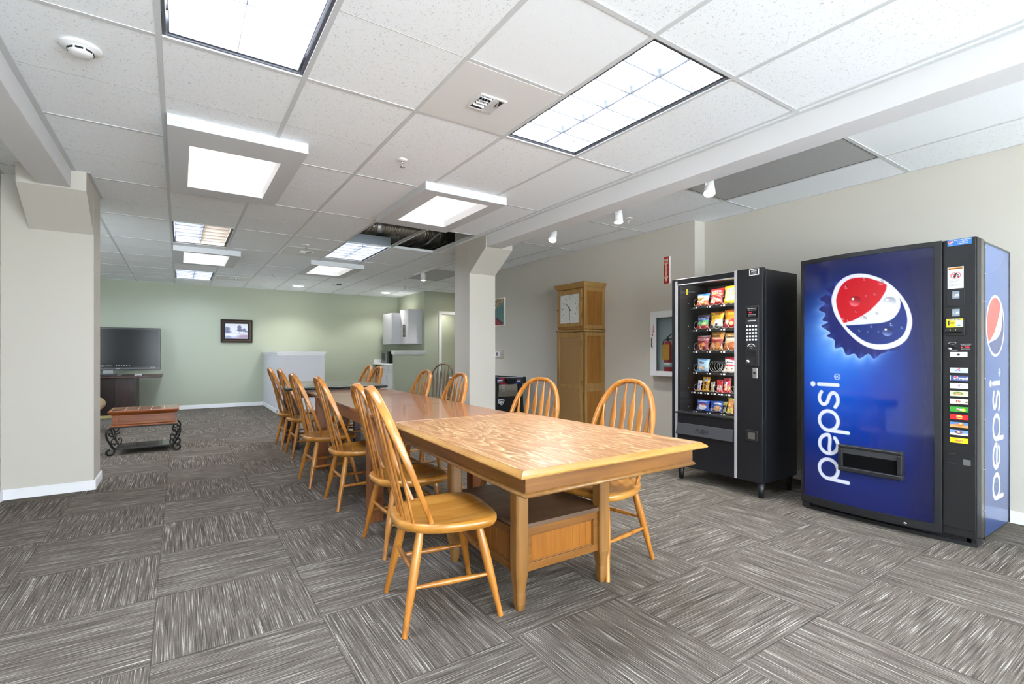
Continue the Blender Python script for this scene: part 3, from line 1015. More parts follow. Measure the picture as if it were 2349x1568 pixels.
def chair_parts(root, M1, M2):
    """arrow back windsor chair, seat centre at the origin, facing +x"""
    SZ = 0.425
    # seat with saddle dip
    b = MB()
    rings = []
    for s, z in ((0.90, SZ - 0.042), (0.97, SZ - 0.036), (1.0, SZ - 0.022), (1.0, SZ - 0.008), (0.975, SZ - 0.001), (0.93, SZ), (0.75, SZ - 0.004), (0.5, SZ - 0.010), (0.25, SZ - 0.013), (0.02, SZ - 0.012)):
        rings.append([(x, y, z + (0.006 * (x / 0.2) if s < 0.95 and x > 0 else 0)) for x, y in seat_outline(56, s)])
    b.loft(rings)
    b.build('seat', M2, root)
    # legs
    feet = {}
    for sx in (-1, 1):
        for sy in (-1, 1):
            top = Vector((0.125 * sx, 0.135 * sy, SZ - 0.03)); bot = Vector((0.205 * sx, 0.205 * sy, 0.0))
            feet[(sx, sy)] = (top, bot)
            b = MB()
            n = 9
            pts = [top.lerp(bot, k / n) for k in range(n + 1)]
            rr = [0.0125 + 0.0075 * math.sin(PI * min(1, (k / n) * 1.05 + 0.12)) for k in range(n + 1)]
            b.tube(pts, rr, 12, up=(1, 0, 0))
            b.build('leg', M1, root)
    def at(k, q): return feet[k][0].lerp(feet[k][1], q)
    for a, c, q in (((-1, -1), (1, -1), 0.56), ((-1, 1), (1, 1), 0.56), ((-1, -1), (-1, 1), 0.42), ((1, -1), (1, 1), 0.36)):
        p0, p1 = at(a, q), at(c, q)
        b = MB()
        b.tube([p0.lerp(p1, k / 8) for k in range(9)], [0.007 + 0.0055 * math.sin(PI * k / 8) ** 1.5 for k in range(9)], 10)
        b.build('stretcher', M1, root)
    # bow: in plane tilted back
    tilt = 0.385
    def bp(y, h):     # point on back plane: h measured up along the plane from the seat
        return Vector((-0.088 - h * math.sin(tilt), y, SZ + h * math.cos(tilt)))
    hh = 0.585
    path = []
    n = 40
    for k in range(n + 1):
        q = -1 + 2 * k / n
        a = q * PI / 2
        # superellipse arch with gently flared sides
        y = 0.212 * math.copysign(abs(math.sin(a)) ** 0.80, a)
        h = hh * abs(math.cos(a)) ** 0.62
        if abs(y) > 0 and h < 0.25: y *= 0.84 + 0.16 * (h / 0.25) ** 0.8
        path.append(bp(y, h))
    b = MB()
    nrm = Vector((-math.cos(tilt), 0, -math.sin(tilt)))
    b.tube(path, [0.0145 * (0.55 + 0.45 * min(1, min(k, n - k) / 7.0)) for k in range(n + 1)], 16, flat=(1.25, 0.86), up=nrm, sq=0.55)
    b.build('back_bow', M1, root)
    # arrow spindles
    for k in range(6):
        q = -1 + 2 * k / 5
        y0 = 0.140 * q; y1 = 0.158 * q
        h1 = hh * (1 - (abs(y1) / 0.212) ** 2.3) ** 0.42 - 0.004
        x0 = -0.182 + 0.028 * abs(q) ** 2
        p0 = Vector((x0, y0, SZ - 0.004)); p1 = bp(y1, h1)
        b = MB()
        m = 16
        secs = []
        for t_ in range(m + 1):
            f = t_ / m
            p = p0.lerp(p1, f)
            # widths: thin foot, long blade, arrow shoulder, thin top
            if f < 0.12: wdt = 0.0105 + 0.0035 * f / 0.12
            elif f < 0.70: wdt = 0.014 + 0.0065 * ((f - 0.12) / 0.58)
            elif f < 0.86: wdt = 0.0205 - 0.0135 * ((f - 0.70) / 0.16)
            else: wdt = 0.007
            th = 0.0062
            tt = (p1 - p0).normalized(); side = Vector((0, 1, 0)); side = (side - tt * side.dot(tt)).normalized(); out = tt.cross(side)
            secs.append([p + side * (wdt * math.cos(2 * PI * j / 8)) + out * (th * math.sin(2 * PI * j / 8)) for j in range(8)])
        b.loft(secs)
        b.build('spindle', M1, root)

proto = thing('windsor_chair', '', 'chair', (0, 0, 0), 0)
chair_parts(proto, OAK, OAKS)
CH = [
    # x, y, yaw, scale, label
    (1.005, 2.085, -0.17, 1.035, 'windsor chair nearest the viewer, its seat empty at the left of the worn table', 0),
    (1.165, 2.895, -0.03, 1.0, 'windsor chair directly behind the nearest chair where the two tables meet', 0),
    (1.170, 3.90, -0.02, 1.0, 'windsor chair on the left side just beyond the front leg of the reddish table', 0),
    (1.125, 4.67, 0.02, 1.0, 'second windsor chair along the left side of the reddish table', 0),
    (1.235, 6.05, 0.0, 1.0, 'left windsor chair tucked against the near end of the marble table', 0),
    (1.215, 6.63, 0.0, 1.0, 'farthest windsor chair on the left side by the white low wall', 0),
    (1.975, 2.045, PI + 0.15, 1.02, 'windsor chair on the right side of the worn table facing the snack machine gap', 0),
    (1.904, 2.79, PI + 0.30, 1.0, 'windsor chair on the right side in front of the tall clock', 0),
    (1.80, 3.95, PI, 1.0, 'windsor chair on the right side of the reddish table in front of the pillar', 0),
    (1.88, 4.87, PI, 1.0, 'windsor chair on the right side of the reddish table left of the pillar', 0),
    (1.90, 6.42, PI, 1.0, 'nearer of the two windsor chairs at the right side of the marble table', 0),
    (1.95, 6.98, PI, 1.0, 'farther of the two windsor chairs at the right side of the marble table', 0),
]
for k, (x, y, rz, s, lab, _) in enumerate(CH):
    o = proto if k == 0 else copy_tree(proto)
    o.location = (x, y, 0); o.rotation_euler = (0, 0, rz); o.scale = (s, s, s)
    o['label'] = lab; o['group'] = 'oak windsor chairs around the long table'
dk = thing('windsor_chair', 'dark walnut stained windsor chair standing apart near the green doorway wall', 'chair', (3.49, 7.40, 0), math.radians(222))
chair_parts(dk, OAKD, OAKD)

# ================================================================== TABLES
TH = 0.74
t = thing('pedestal_table', 'worn light oak table with pale grain and a boxed shelf base, nearest the viewer', 'table', (1.53, 2.15, 0))
# top: trapezoid corner list, bevelled border
def corners(x0a, x1a, ya, x0b, x1b, yb): return [(x0a, ya), (x1a, ya), (x1b, yb), (x0b, yb)]
def inset(P, d):
    c = Vector((sum(p[0] for p in P) / len(P), sum(p[1] for p in P) / len(P)))
    out = []
    n = len(P)
    for k in range(n):
        a, p, q = Vector(P[k - 1]), Vector(P[k]), Vector(P[(k + 1) % n])
        e1, e2 = (p - a).normalized(), (q - p).normalized()
        n1, n2 = Vector((-e1.y, e1.x)), Vector((-e2.y, e2.x))
        bis = (n1 + n2); bis /= max(1e-6, bis.dot(n1))
        out.append(tuple(p + bis * d))
    return out
P0 = corners(0.990, 2.062, 1.412, 1.062, 2.022, 2.893)
def rings_from(P, spec):
    return [[(p[0], p[1], z) for p in inset(P, d)] for d, z in spec]
b = WB()
b.loft(rings_from(P0, [(0.030, TH - 0.034), (0.004, TH - 0.026), (0.0, TH - 0.020), (0.004, TH - 0.014), (0.024, TH - 0.001)]), 0, False, caps=False)
b.build('tabletop_edge', EDGE, t)
b = WB()
b.loft(rings_from(P0, [(0.024, TH - 0.02), (0.024, TH)]), 0, False)
b.build('tabletop', WORN, t)
b = WB()
b.loft(rings_from(P0, [(0.050, TH - 0.10), (0.050, TH - 0.030)]), 0, False, caps=False)
b.loft(rings_from(P0, [(0.075, TH - 0.10), (0.075, TH - 0.030)]), 0, False, caps=False)
b.add([(p[0], p[1], TH - 0.10) for p in inset(P0, 0.050)] + [(p[0], p[1], TH - 0.10) for p in inset(P0, 0.075)], [(k, (k + 1) % 4, 4 + (k + 1) % 4, 4 + k) for k in range(4)])
b.build('apron', PINEX, t)
b = WB()
b.loft(rings_from(P0, [(0.052, TH - 0.112), (0.042, TH - 0.108), (0.040, TH - 0.100), (0.048, TH - 0.092), (0.0505, TH - 0.090)]), 0, True, caps=False)
b.loft(rings_from(P0, [(0.052, TH - 0.112), (0.075, TH - 0.112)]), 0, False, caps=False)
b.build('apron_bead', PINE, t)
# subframe keeps legs joined
b = WB(); b.box(1.25, 1.80, 1.82, 2.49, TH - 0.1, TH - 0.034); b.build('subframe', PINEX, t)
for x in (1.240, 1.745):
    for y in (1.80, 2.43):
        b = WB(); s = 0.067
        cx, cy = x + s / 2, y + s / 2
        rings = []
        for z, k in ((TH - 0.10, 1), (0.20, 1.0), (0.16, 0.97), (0.125, 0.82), (0.10, 0.70), (0.085, 0.66), (0.07, 0.70), (0.03, 0.66), (0.008, 0.52), (0.0, 0.42)):
            h = s / 2 * k; c = h * 0.28
            rings.append([(cx + px, cy + py, z) for px, py in ((-h + c, -h), (h - c, -h), (h, -h + c), (h, h - c), (h - c, h), (-h + c, h), (-h, h - c), (-h, -h + c))])
        b.loft(rings, 0, False)
        b.build('leg', PINE, t, 0.002)
b = WB(); b.box(1.262, 1.792, 1.815, 2.485, 0.365, 0.385); b.build('shelf', SHELFD, t, 0.002)
def framed(b, pan, plane, a0, a1, z0, z1, pos, out, fw=0.035, th=0.012):
    """frame (to b) and inset panel (to pan); plane x or y, outward sign"""
    def bx(B, u0, u1, w0, w1, d0, d1):
        lo, hi = sorted((pos + out * d0, pos + out * d1))
        if plane == 'y': B.box(u0, u1, lo, hi, w0, w1)
        else: B.box(lo, hi, u0, u1, w0, w1)
    bx(b, a0, a1, z0, z0 + fw, 0, th); bx(b, a0, a1, z1 - fw, z1, 0, th)
    bx(b, a0, a0 + fw, z0 + fw, z1 - fw, 0, th); bx(b, a1 - fw, a1, z0 + fw, z1 - fw, 0, th)
    bx(pan, a0 + fw, a1 - fw, z0 + fw, z1 - fw, -0.004, th * 0.3)
    # moulding
    m_ = 0.006
    for q in ((a0 + fw, a1 - fw, z0 + fw, z0 + fw + m_), (a0 + fw, a1 - fw, z1 - fw - m_, z1 - fw), (a0 + fw, a0 + fw + m_, z0 + fw, z1 - fw), (a1 - fw - m_, a1 - fw, z0 + fw, z1 - fw)):
        bx(b, q[0], q[1], q[2], q[3], 0, th * 0.65)
fb, pb = WB(), WB()
framed(fb, pb, 'y', 1.300, 1.752, 0.165, 0.364, 1.835, -1, 0.036)
framed(fb, pb, 'y', 1.300, 1.752, 0.165, 0.364, 2.465, 1, 0.036)
framed(fb, pb, 'x', 1.86, 2.44, 0.165, 0.364, 1.268, -1, 0.036)
framed(fb, pb, 'x', 1.86, 2.44, 0.165, 0.364, 1.785, 1, 0.036)
fb.build('base_frame', PINEX, t, 0.0015)
for k in range(1, 9):
    x = 1.336 + k * (0.38 / 9)
    pb.box(x - 0.0015, x + 0.0015, 1.8302, 1.8315, 0.202, 0.327, 1)
    y = 1.896 + k * (0.508 / 9)
    pb.box(1.2630, 1.2645, y - 0.0015, y + 0.0015, 0.202, 0.327, 1)
pb.box(1.268, 1.785, 1.838, 2.46, 0.17, 0.18)
pb.build('beadboard_panel', [PANEL, PINE], t)

# reddish draw-leaf table
t = thing('extension_table', 'long reddish cherry dining table with square legs in the middle', 'table', (1.53, 4.3, 0))
P1 = corners(1.075, 1.945, 2.895, 1.165, 2.035, 5.70)
def lerpx(y, side):
    f = (y - 2.895) / (5.70 - 2.895)
    return (1.075 + 0.09 * f) if side == 0 else (1.945 + 0.09 * f)
def sect(ya, yb): return corners(lerpx(ya, 0), lerpx(ya, 1), ya, lerpx(yb, 0), lerpx(yb, 1), yb)
for k, (ya, yb) in enumerate(((2.895, 3.748), (3.752, 4.848), (4.852, 5.70))):
    b = WB(); b.loft(rings_from(sect(ya, yb), [(0.002, TH - 0.026), (0, TH - 0.022), (0, TH - 0.006), (0.003, TH - 0.003)]), 0, False)
    b.build('top_leaf', BROWNTOP, t)
b = WB(); A = inset(sect(3.33, 5.25), 0.0)
b.loft([[(p[0], p[1], z) for p in inset(sect(3.33, 5.25), 0.006)] for z in (TH - 0.105, TH - 0.026)], 0, False)
b.build('apron', CHERRY, t)
b = WB(); b.loft([[(p[0], p[1], z) for p in inset(sect(2.93, 5.66), 0.02)] for z in (TH - 0.05, TH - 0.026)], 0, False)
b.build('leaf_slide', CHERRY, t)
for ya in (3.33, 5.14):
    for sd in (0, 1):
        xa = lerpx(ya, sd) + (0.0 if sd == 0 else -0.095)
        if sd == 0: xa -= 0.012
        else: xa += 0.012
        b = WB(); b.box(xa, xa + 0.095, ya, ya + 0.095, 0, TH - 0.027); b.build('leg', CHERRY, t, 0.003)

# marble topped table at the far end
t = thing('marble_table', 'green marble topped table with rough dark edge at the far end', 'table', (1.55, 6.4, 0))
P2 = [(0.945, 5.83), (2.065, 5.715), (2.10, 6.30), (2.02, 6.62), (1.90, 6.86), (1.42, 7.18), (1.10, 7.16)]
b = WB()
rng = random.Random(3)
def dens(P, k=14):
    out = []
    for a, q in zip(P, P[1:] + P[:1]):
        for s in range(k): out.append((a[0] + (q[0] - a[0]) * s / k, a[1] + (q[1] - a[1]) * s / k))
    return out
D = dens(P2)
c0 = (1.5, 6.4)
def shr(P, e, jit):
    out = []
    for p in P:
        dx, dy = c0[0] - p[0], c0[1] - p[1]; L = math.hypot(dx, dy)
        j = e + rng.uniform(-jit, jit)
        out.append((p[0] + dx / L * j, p[1] + dy / L * j))
    return out
rg = [(shr(D, 0.03, 0.006), TH + 0.002), (shr(D, 0.012, 0.006), TH + 0.006), (shr(D, 0.006, 0.005), TH + 0.018), (shr(D, 0.008, 0.004), TH + 0.030), (shr(D, 0.016, 0.001), TH + 0.034)]
b.loft([[(p[0], p[1], z) for p in P] for P, z in rg[:-1]], 0, False)
b.build('stone_edge', mat('rough_dark_stone', '#20231f', 0.6), t)
b = WB(); b.loft([[(p[0], p[1], z) for p in rg[-1][0]] for z in (TH + 0.0301, TH + 0.035)], 0, False); b.build('marble_top', GRANITE, t)
b = WB(); b.box(1.12, 1.98, 5.84, 6.9, TH - 0.08, TH + 0.002); b.build('apron', MAHOG, t)
for x in (1.12, 1.86):
    for y in (6.36, 6.92):
        b = WB(); b.box(x, x + 0.08, y, y + 0.08, 0, TH + 0.002); b.build('leg', MAHOG, t, 0.003)

# ================================================================== RIGHT WALL OBJECTS
# tall clock cabinet
XW = 4.55
t = thing('grandfather_clock', 'tall oak clock cabinet with a square white dial standing against the cream wall', 'clock', (4.37, 4.88, 0))
cx0, cx1, cy0, cy1 = 4.19, 4.548, 4.615, 5.15
def cab_body(z0, z1, name):
    b = WB(); b.box(cx0 + 0.012, cx1, cy0 + 0.012, cy1 - 0.012, z0, z1); return b.build(name, CLOCKP, t)
cab_body(0.03, 1.42, 'body'); cab_body(1.46, 1.98, 'hood')
fb, pb = WB(), WB()
def cframe(z0, z1, fw=0.05, mid=None):
    for (a0, a1, plane, pos, out) in ((cy0, cy1, 'x', cx0 + 0.012, -1), (cx0, cx1, 'y', cy0 + 0.012, -1)):
        framed(fb, pb, plane, a0, a1, z0, z1, pos, out, fw, 0.012)
cframe(0.02, 0.72); cframe(0.72, 1.42)
for (a0, a1, plane, pos, out) in ((cx0, cx1, 'y', cy0 + 0.012, -1),):
    framed(fb, pb, plane, a0, a1, 1.46, 1.985, pos, out, 0.045, 0.012)
fb.build('frame', CLOCKW, t, 0.002); pb.build('side_panel', CLOCKP, t)
# lower doors over the front
for k, (z0, z1) in enumerate(((0.05, 0.695), (0.705, 1.40))):
    pass
fb, pb = WB(), WB()
framed(fb, pb, 'x', cy0 + 0.045, cy1 - 0.02, 0.06, 1.40, cx0, -1, 0.045, 0.010)
fb.box(cx0 - 0.010, cx0, cy0 + 0.09, cy1 - 0.065, 0.70, 0.745)
d = fb.build('door', CLOCKW, t, 0.002); pb.build('door_panel', mat('clock_panel_light', '#8e6c40', 0.4), d)
b = WB()
for z in (0.2, 0.75, 1.25): b.tube([(cx0 - 0.006, cy0 + 0.04, z), (cx0 - 0.006, cy0 + 0.04, z + 0.06)], 0.005, 6)
b.build('hinge', mat('old_brass', '#6b5227', 0.4, 0.8), d)
# hood door with dial
b = WB()
z0, z1, y0, y1 = 1.495, 1.965, cy0 + 0.045, cy1 - 0.02
fw = 0.058
for q in ((y0, y1, z0, z0 + fw * 0.8), (y0, y1, z1 - fw, z1), (y0, y0 + fw * 0.75, z0 + fw * 0.8, z1 - fw), (y1 - fw, y1, z0 + fw * 0.8, z1 - fw)):
    b.box(cx0 - 0.012, cx0 + 0.012, q[0], q[1], q[2], q[3])
hd = b.build('hood_door', CLOCKW, t, 0.002)
b = WB(); b.lathe([(0, 0), (0.009, -0.003), (0.011, -0.010), (0.007, -0.018), (0, -0.02)], (cx0 - 0.010, y1 - 0.02, 1.72), 12, axis='x'); b.build('knob', mat('old_brass', '#6b5227'), hd)
b = WB()
for z in (1.60, 1.80): b.tube([(cx0 - 0.006, y0 - 0.006, z), (cx0 - 0.006, y0 - 0.006, z + 0.06)], 0.005, 6)
b.build('hinge', mat('old_brass', '#6b5227'), hd)
yc, zc = (y0 + fw * 0.75 + y1 - fw) / 2, (z0 + fw * 0.8 + z1 - fw) / 2
b = WB(); b.box(cx0 - 0.004, cx0 + 0.004, y0 + 0.03, y1 - 0.03, z0 + 0.03, z1 - 0.03)
dial = b.build('dial', mat('dial_white', '#d9dad8', 0.35), t)
INK = mat('dial_ink', '#2a2b2e', 0.5)
b = WB()
ry, rz_ = 0.168, 0.172
for k in range(12):
    a = k * PI / 6
    yy, zz = yc - ry * 0.80 * math.sin(a), zc + rz_ * 0.80 * math.cos(a) - 0.014
    text_mesh(b, '12' if k == 0 else str(k), (cx0 - 0.0045, yy, zz), (0, -1, 0), (0, 0, 1), 0.042)
    yy, zz = yc - ry * math.sin(a), zc + rz_ * math.cos(a)
    b.box(cx0 - 0.0052, cx0 - 0.0042, yy - 0.0025, yy + 0.0025, zz - 0.0025, zz + 0.0025)
for k in range(60):
    a0, a1 = k * PI / 30, (k + 1) * PI / 30
    r0, r1 = 1.0, 0.992
    q = [(cx0 - 0.0045, yc - ry * r * math.sin(a), zc + rz_ * r * math.cos(a)) for r, a in ((r0, a0), (r0, a1), (r1, a1), (r1, a0))]
    b.quad(*q)
b.build('numerals', INK, dial)
b = WB()
def hand(ang, L, tail, wd, x):
    d = Vector((0, -math.sin(ang), math.cos(ang))); n_ = Vector((0, math.cos(ang), math.sin(ang)))
    o_ = Vector((x, yc, zc))
    pts = [o_ - d * tail + n_ * wd * 1.3, o_ - d * tail - n_ * wd * 1.3, o_ + d * L - n_ * wd * 0.6, o_ + d * L + n_ * wd * 0.6]
    b.add(pts + [p + Vector((-0.001, 0, 0)) for p in pts], [(0, 1, 2, 3), (7, 6, 5, 4), (0, 4, 5, 1), (1, 5, 6, 2), (2, 6, 7, 3), (3, 7, 4, 0)])
hand(math.radians(177), 0.148, 0.040, 0.004, cx0 - 0.008)
hand(math.radians(-44), 0.098, 0.035, 0.0055, cx0 - 0.0065)
b.lathe([(0, -0.004), (0.006, -0.004), (0.006, 0.001), (0, 0.001)], (cx0 - 0.006, yc, zc), 10, axis='x')
b.build('hands', mat('hand_black', '#101112', 0.4), dial)
b = WB(); b.box(cx0 - 0.0105, cx0 - 0.0095, y0 + 0.04, y1 - 0.05, z0 + 0.045, z1 - 0.055)
b.build('glass', glass('clock_glass', (0.98, 0.98, 0.98), 0.04), hd)
# cornice and waist moulding
b = WB()
def mould(z0, z1, e0, e1):
    b.loft([[(cx0 - e, cy0 - e, z), (cx1, cy0 - e, z), (cx1, cy1 + e, z), (cx0 - e, cy1 + e, z)] for e, z in ((e0, z0), ((e0 + e1) / 2 + 0.004, z0 + (z1 - z0) * 0.4), (e1, z0 + (z1 - z0) * 0.7), (e1, z1))], 0, False)
mould(1.980, 2.050, 0.003, 0.028)
b.build('cornice', CLOCKW, t)
b = WB(); mould(1.425, 1.452, 0.004, 0.012); b.build('waist_moulding', CLOCKW, t)
b = WB(); b.box(cx0 + 0.006, cx1, cy0 + 0.006, cy1 - 0.006, 0.0, 0.04); b.build('plinth', CLOCKW, t)

# painting on the wall beside the pillar, vertical, colourful corridor view
def painting_c(u, v):   # u: 0..1 left to right in view, v 0..1 up
    base = np.zeros(u.shape + (3,)) + hexa('#5f8a86')
    # floor wedge
    base = over(base, '#8d3a44', sd_poly(u, v, [(0.0, 0.0), (0.95, 0.0), (0.9, 0.12), (0.45, 0.44), (0.0, 0.40)]), 0.02)
    base = over(base, '#c9b48b', sd_poly(u, v, [(0.0, 1.0), (1.0, 1.0), (1.0, 0.86), (0.42, 0.52), (0.0, 0.62)]), 0.02)
    base = over(base, '#a08a58', sd_poly(u, v, [(0.0, 0.62), (0.42, 0.52), (0.38, 0.44), (0.0, 0.42)]), 0.02)
    h = np.sin(u * 61 + v * 37) * np.sin(u * 29 - v * 83)
    top = sd_poly(u, v, [(0.0, 1.0), (1.0, 1.0), (1.0, 0.86), (0.42, 0.52), (0.0, 0.62)])
    base = over(base, '#5b4a3c', np.maximum(top, 0.25 - np.abs(h)), 0.05)
    base = over(base, '#f0ead8', np.maximum(top, 0.7 - h), 0.1)
    for k in range(5):
        x = 0.5 + 0.1 * k
        base = over(base, '#35605f', np.maximum(np.abs(u - x) - 0.016, np.abs(v - 0.45) - (0.10 + 0.26 * (x - 0.42))), 0.01)
    base = over(base, '#3a2b33', sd_line(u, v, [(0.42, 0.44), (0.93, 0.10)]) - 0.015, 0.01)
    base = over(base, '#e9e3d6', np.minimum(np.minimum(u, 1 - u), np.minimum(v, 1 - v)) - 0.035, 0.01)
    return base
t = thing('wall_painting', 'unframed painting of a red floored corridor on the cream wall beside the pillar', 'painting', (XW - 0.01, 7.3, 1.86))
WB().box(XW - 0.022, XW - 0.0005, 6.955, 7.66, 1.61, 2.09).build('canvas', STICKW, t)
grid_obj('painted_surface', lambda u, v: (XW - 0.0225 + 0 * u, 7.66 - u * 0.705, 1.61 + v * 0.48), painting_c, np.linspace(0, 1, 120), np.linspace(0, 1, 100), art_mat('painting_print', 0.6), t, off=t.location)

t = thing('thermostat', 'beige thermostat with a small grey display on the cream wall by the pillar', 'thermostat', (XW, 7.14, 1.135))
WB().box(XW - 0.012, XW - 0.0005, 7.02, 7.27, 1.065, 1.21).build('backplate', mat('beige_plastic', '#b5b0a3', 0.5), t, 0.003)
b = WB(); b.box(XW - 0.035, XW - 0.012, 7.10, 7.23, 1.09, 1.18); b.build('control_body', METALW, t, 0.003)
WB().box(XW - 0.0362, XW - 0.035, 7.14, 7.20, 1.105, 1.165).build('display', mat('lcd_grey', '#6b6e6b', 0.3), t)
WB().lathe([(0, 0), (0.010, 0), (0.010, -0.010), (0, -0.010)], (XW - 0.012, 7.045, 1.14), 12, axis='x').build('knob', mat('brass_knob', '#9b8a5d', 0.4, 0.6), t)
t = thing('wall_outlet', 'white electrical outlet low on the cream wall behind the game table', 'outlet', (XW, 7.02, 0.56))
WB().box(XW - 0.006, XW - 0.0005, 6.98, 7.06, 0.50, 0.62).build('plate', METALW, t, 0.002)
b = WB()
for z in (0.535, 0.585):
    for y in (7.01, 7.03): b.box(XW - 0.0065, XW - 0.0058, y - 0.003, y + 0.003, z - 0.008, z + 0.008)
b.build('slots', DARKIN, t)

# FIRE EXTINGUISHER sign
t = thing('fire_sign', 'red arrow sign reading fire extinguisher, mounted high on the wall behind the snack machine', 'sign', (XW - 0.03, 3.64, 2.085))
a = Vector((XW - 0.002, 3.685, 0)); c = Vector((XW - 0.018, 3.600, 0))
def signpt(u, z): return (a.x + (c.x - a.x) * u, a.y + (c.y - a.y) * u, z)
b = WB()
n_ = Vector((-(c - a).y, (c - a).x, 0)).normalized() * 0.0015
if n_.x > 0: n_ = -n_
z0, z1 = 1.935, 2.235
def sq(B, u0, u1, w0, w1, lift, mi=0):
    B.quad(*[tuple(Vector(signpt(u, z)) + n_ * lift) for u, z in ((u0, w0), (u1, w0), (u1, w1), (u0, w1))], mi)
b.box(0, 0, 0, 0, 0, 0)
b = WB()
P = [signpt(0, z0), signpt(1, z0), signpt(1, z1), signpt(0, z1)]
Q = [tuple(Vector(p) - n_ * 1.2) for p in P]
b.add(P + Q, [(0, 1, 2, 3), (7, 6, 5, 4), (0, 4, 5, 1), (1, 5, 6, 2), (2, 6, 7, 3), (3, 7, 4, 0)])
# return flange to the wall
b.box(XW - 0.018, XW - 0.0005, 3.592, 3.5985, z0, z1, 1)
sg = b.build('sign_plate', [RED, STICKW], t)
b = WB()
def sp(u, w): return tuple(Vector(signpt(u, z0 + w * (z1 - z0))) + n_ * 0.4)
def spoly(pts, mi): b.add([sp(u, w) for u, w in pts], [tuple(range(len(pts)))], mi)
CRM = mat('cream_print', '#e8d9b8', 0.5)
spoly([(0.14, 0.94), (0.5, 0.90), (0.86, 0.94), (0.86, 0.74), (0.70, 0.72), (0.70, 0.26), (0.9, 0.26), (0.5, 0.05), (0.1, 0.26), (0.30, 0.26), (0.30, 0.72), (0.14, 0.74)], 0)
rdir = Vector(signpt(1, 0)) - Vector(signpt(0, 0))
rl = rdir.length
text_mesh(b, 'FIRE', Vector(sp(0.5, 0.765)) + n_ * 0.3, rdir, (0, 0, 1), 0.032, 1, bold=0.03, sx=1.2)
for k, ch in enumerate('EXTINGUISHER'):
    text_mesh(b, ch, Vector(sp(0.5, 0.685 - k * 0.042)) + n_ * 0.3, rdir, (0, 0, 1), 0.0145, 1, bold=0.03)
b.build('lettering', [CRM, RED], sg)

# extinguisher cabinet with the extinguisher inside
t = thing('extinguisher_cabinet', 'white wall cabinet with a glass door half hidden behind the snack machine', 'extinguisher cabinet', (XW, 3.60, 1.26))
CM = mat('cabinet_white_metal', '#d4d6d6', 0.4)
y0, y1, z0, z1 = 3.41, 3.785, 0.90, 1.62
b = WB()
b.box(XW - 0.112, XW - 0.105, y0, y1, z0, z1) if False else None
b.box(XW - 0.10, XW - 0.002, y0, y0 + 0.008, z0, z1); b.box(XW - 0.10, XW - 0.002, y1 - 0.008, y1, z0, z1)
b.box(XW - 0.10, XW - 0.002, y0 + .008, y1 - .008, z0, z0 + 0.008); b.box(XW - 0.10, XW - 0.002, y0 + .008, y1 - .008, z1 - 0.008, z1)
b.box(XW - 0.008, XW - 0.001, y0, y1, z0, z1)
b.build('box', CM, t)
b = WB()
xa, xb = XW - 0.112, XW - 0.10
for q in ((y0, y1, z0, z0 + 0.055), (y0, y1, z1 - 0.07, z1), (y0, y0 + 0.055, z0 + 0.055, z1 - 0.07), (y1 - 0.085, y1, z0 + 0.055, z1 - 0.07)):
    b.box(xa, xb, *q)
d = b.build('door', CM, t, 0.002)
WB().box(xa + 0.004, xa + 0.007, y0 + 0.055, y1 - 0.085, z0 + 0.055, z1 - 0.07).build('glass', glass('cabinet_glass', (0.8, 0.85, 0.86), 0.06), d)
WB().tube([(xa, y1 - 0.035, 1.22), (xa - 0.02, y1 - 0.035, 1.225), (xa - 0.02, y1 - 0.035, 1.32), (xa, y1 - 0.035, 1.325)], 0.004, 8).build('handle', BLACK, d)
b = WB(); 
text_mesh(b, 'EMERGENCY', (xa - 0.001, y1 - 0.050, 1.43), (0, 0, 1), (0, 1, 0), 0.016, 0, bold=0.03)
b.lathe([(0.006, 0), (0.009, 0), (0.009, -0.002), (0.006, -0.002)], (xa, y1 - 0.035, 1.36), 12, axis='x')
b.build('lettering', RED, d)
t = thing('fire_extinguisher', 'red fire extinguisher with an orange tag inside the white wall cabinet', 'fire extinguisher', (XW - 0.055, 3.60, 0.9085))
yy = 3.585
b = WB(); b.lathe([(0, 0.908), (0.042, 0.909), (0.044, 0.93), (0.044, 1.24), (0.036, 1.27), (0.016, 1.29), (0, 1.29)], (XW - 0.053, yy, 0), 24); b.build('cylinder', RED, t)
b = WB(); b.lathe([(0.0447, 1.0), (0.0452, 1.0), (0.0452, 1.05), (0.0447, 1.05)], (XW - 0.053, yy, 0), 24); b.build('label_band', STICKW, t)
b = WB(); b.lathe([(0, 1.29), (0.014, 1.29), (0.014, 1.33), (0, 1.33)], (XW - 0.053, yy, 0), 12)
b.tube([(XW - 0.053, yy + 0.01, 1.33), (XW - 0.053, yy - 0.06, 1.37)], 0.006); b.tube([(XW - 0.053, yy + 0.01, 1.31), (XW - 0.053, yy - 0.06, 1.31)], 0.005)
b.build('valve', BLACK, t)
b = WB(); b.tube([(XW - 0.053, yy + 0.012, 1.31), (XW - 0.06, yy + 0.05, 1.30), (XW - 0.06, yy + 0.068, 1.24), (XW - 0.058, yy + 0.062, 1.10)], 0.006); b.build('hose', BLACK, t)
WB().box(XW - 0.0995, XW - 0.0985, yy - 0.055, yy + 0.045, 1.08, 1.25).build('inspection_tag', mat('orange_tag', '#e39a2a', 0.6), t, label='orange inspection tag')

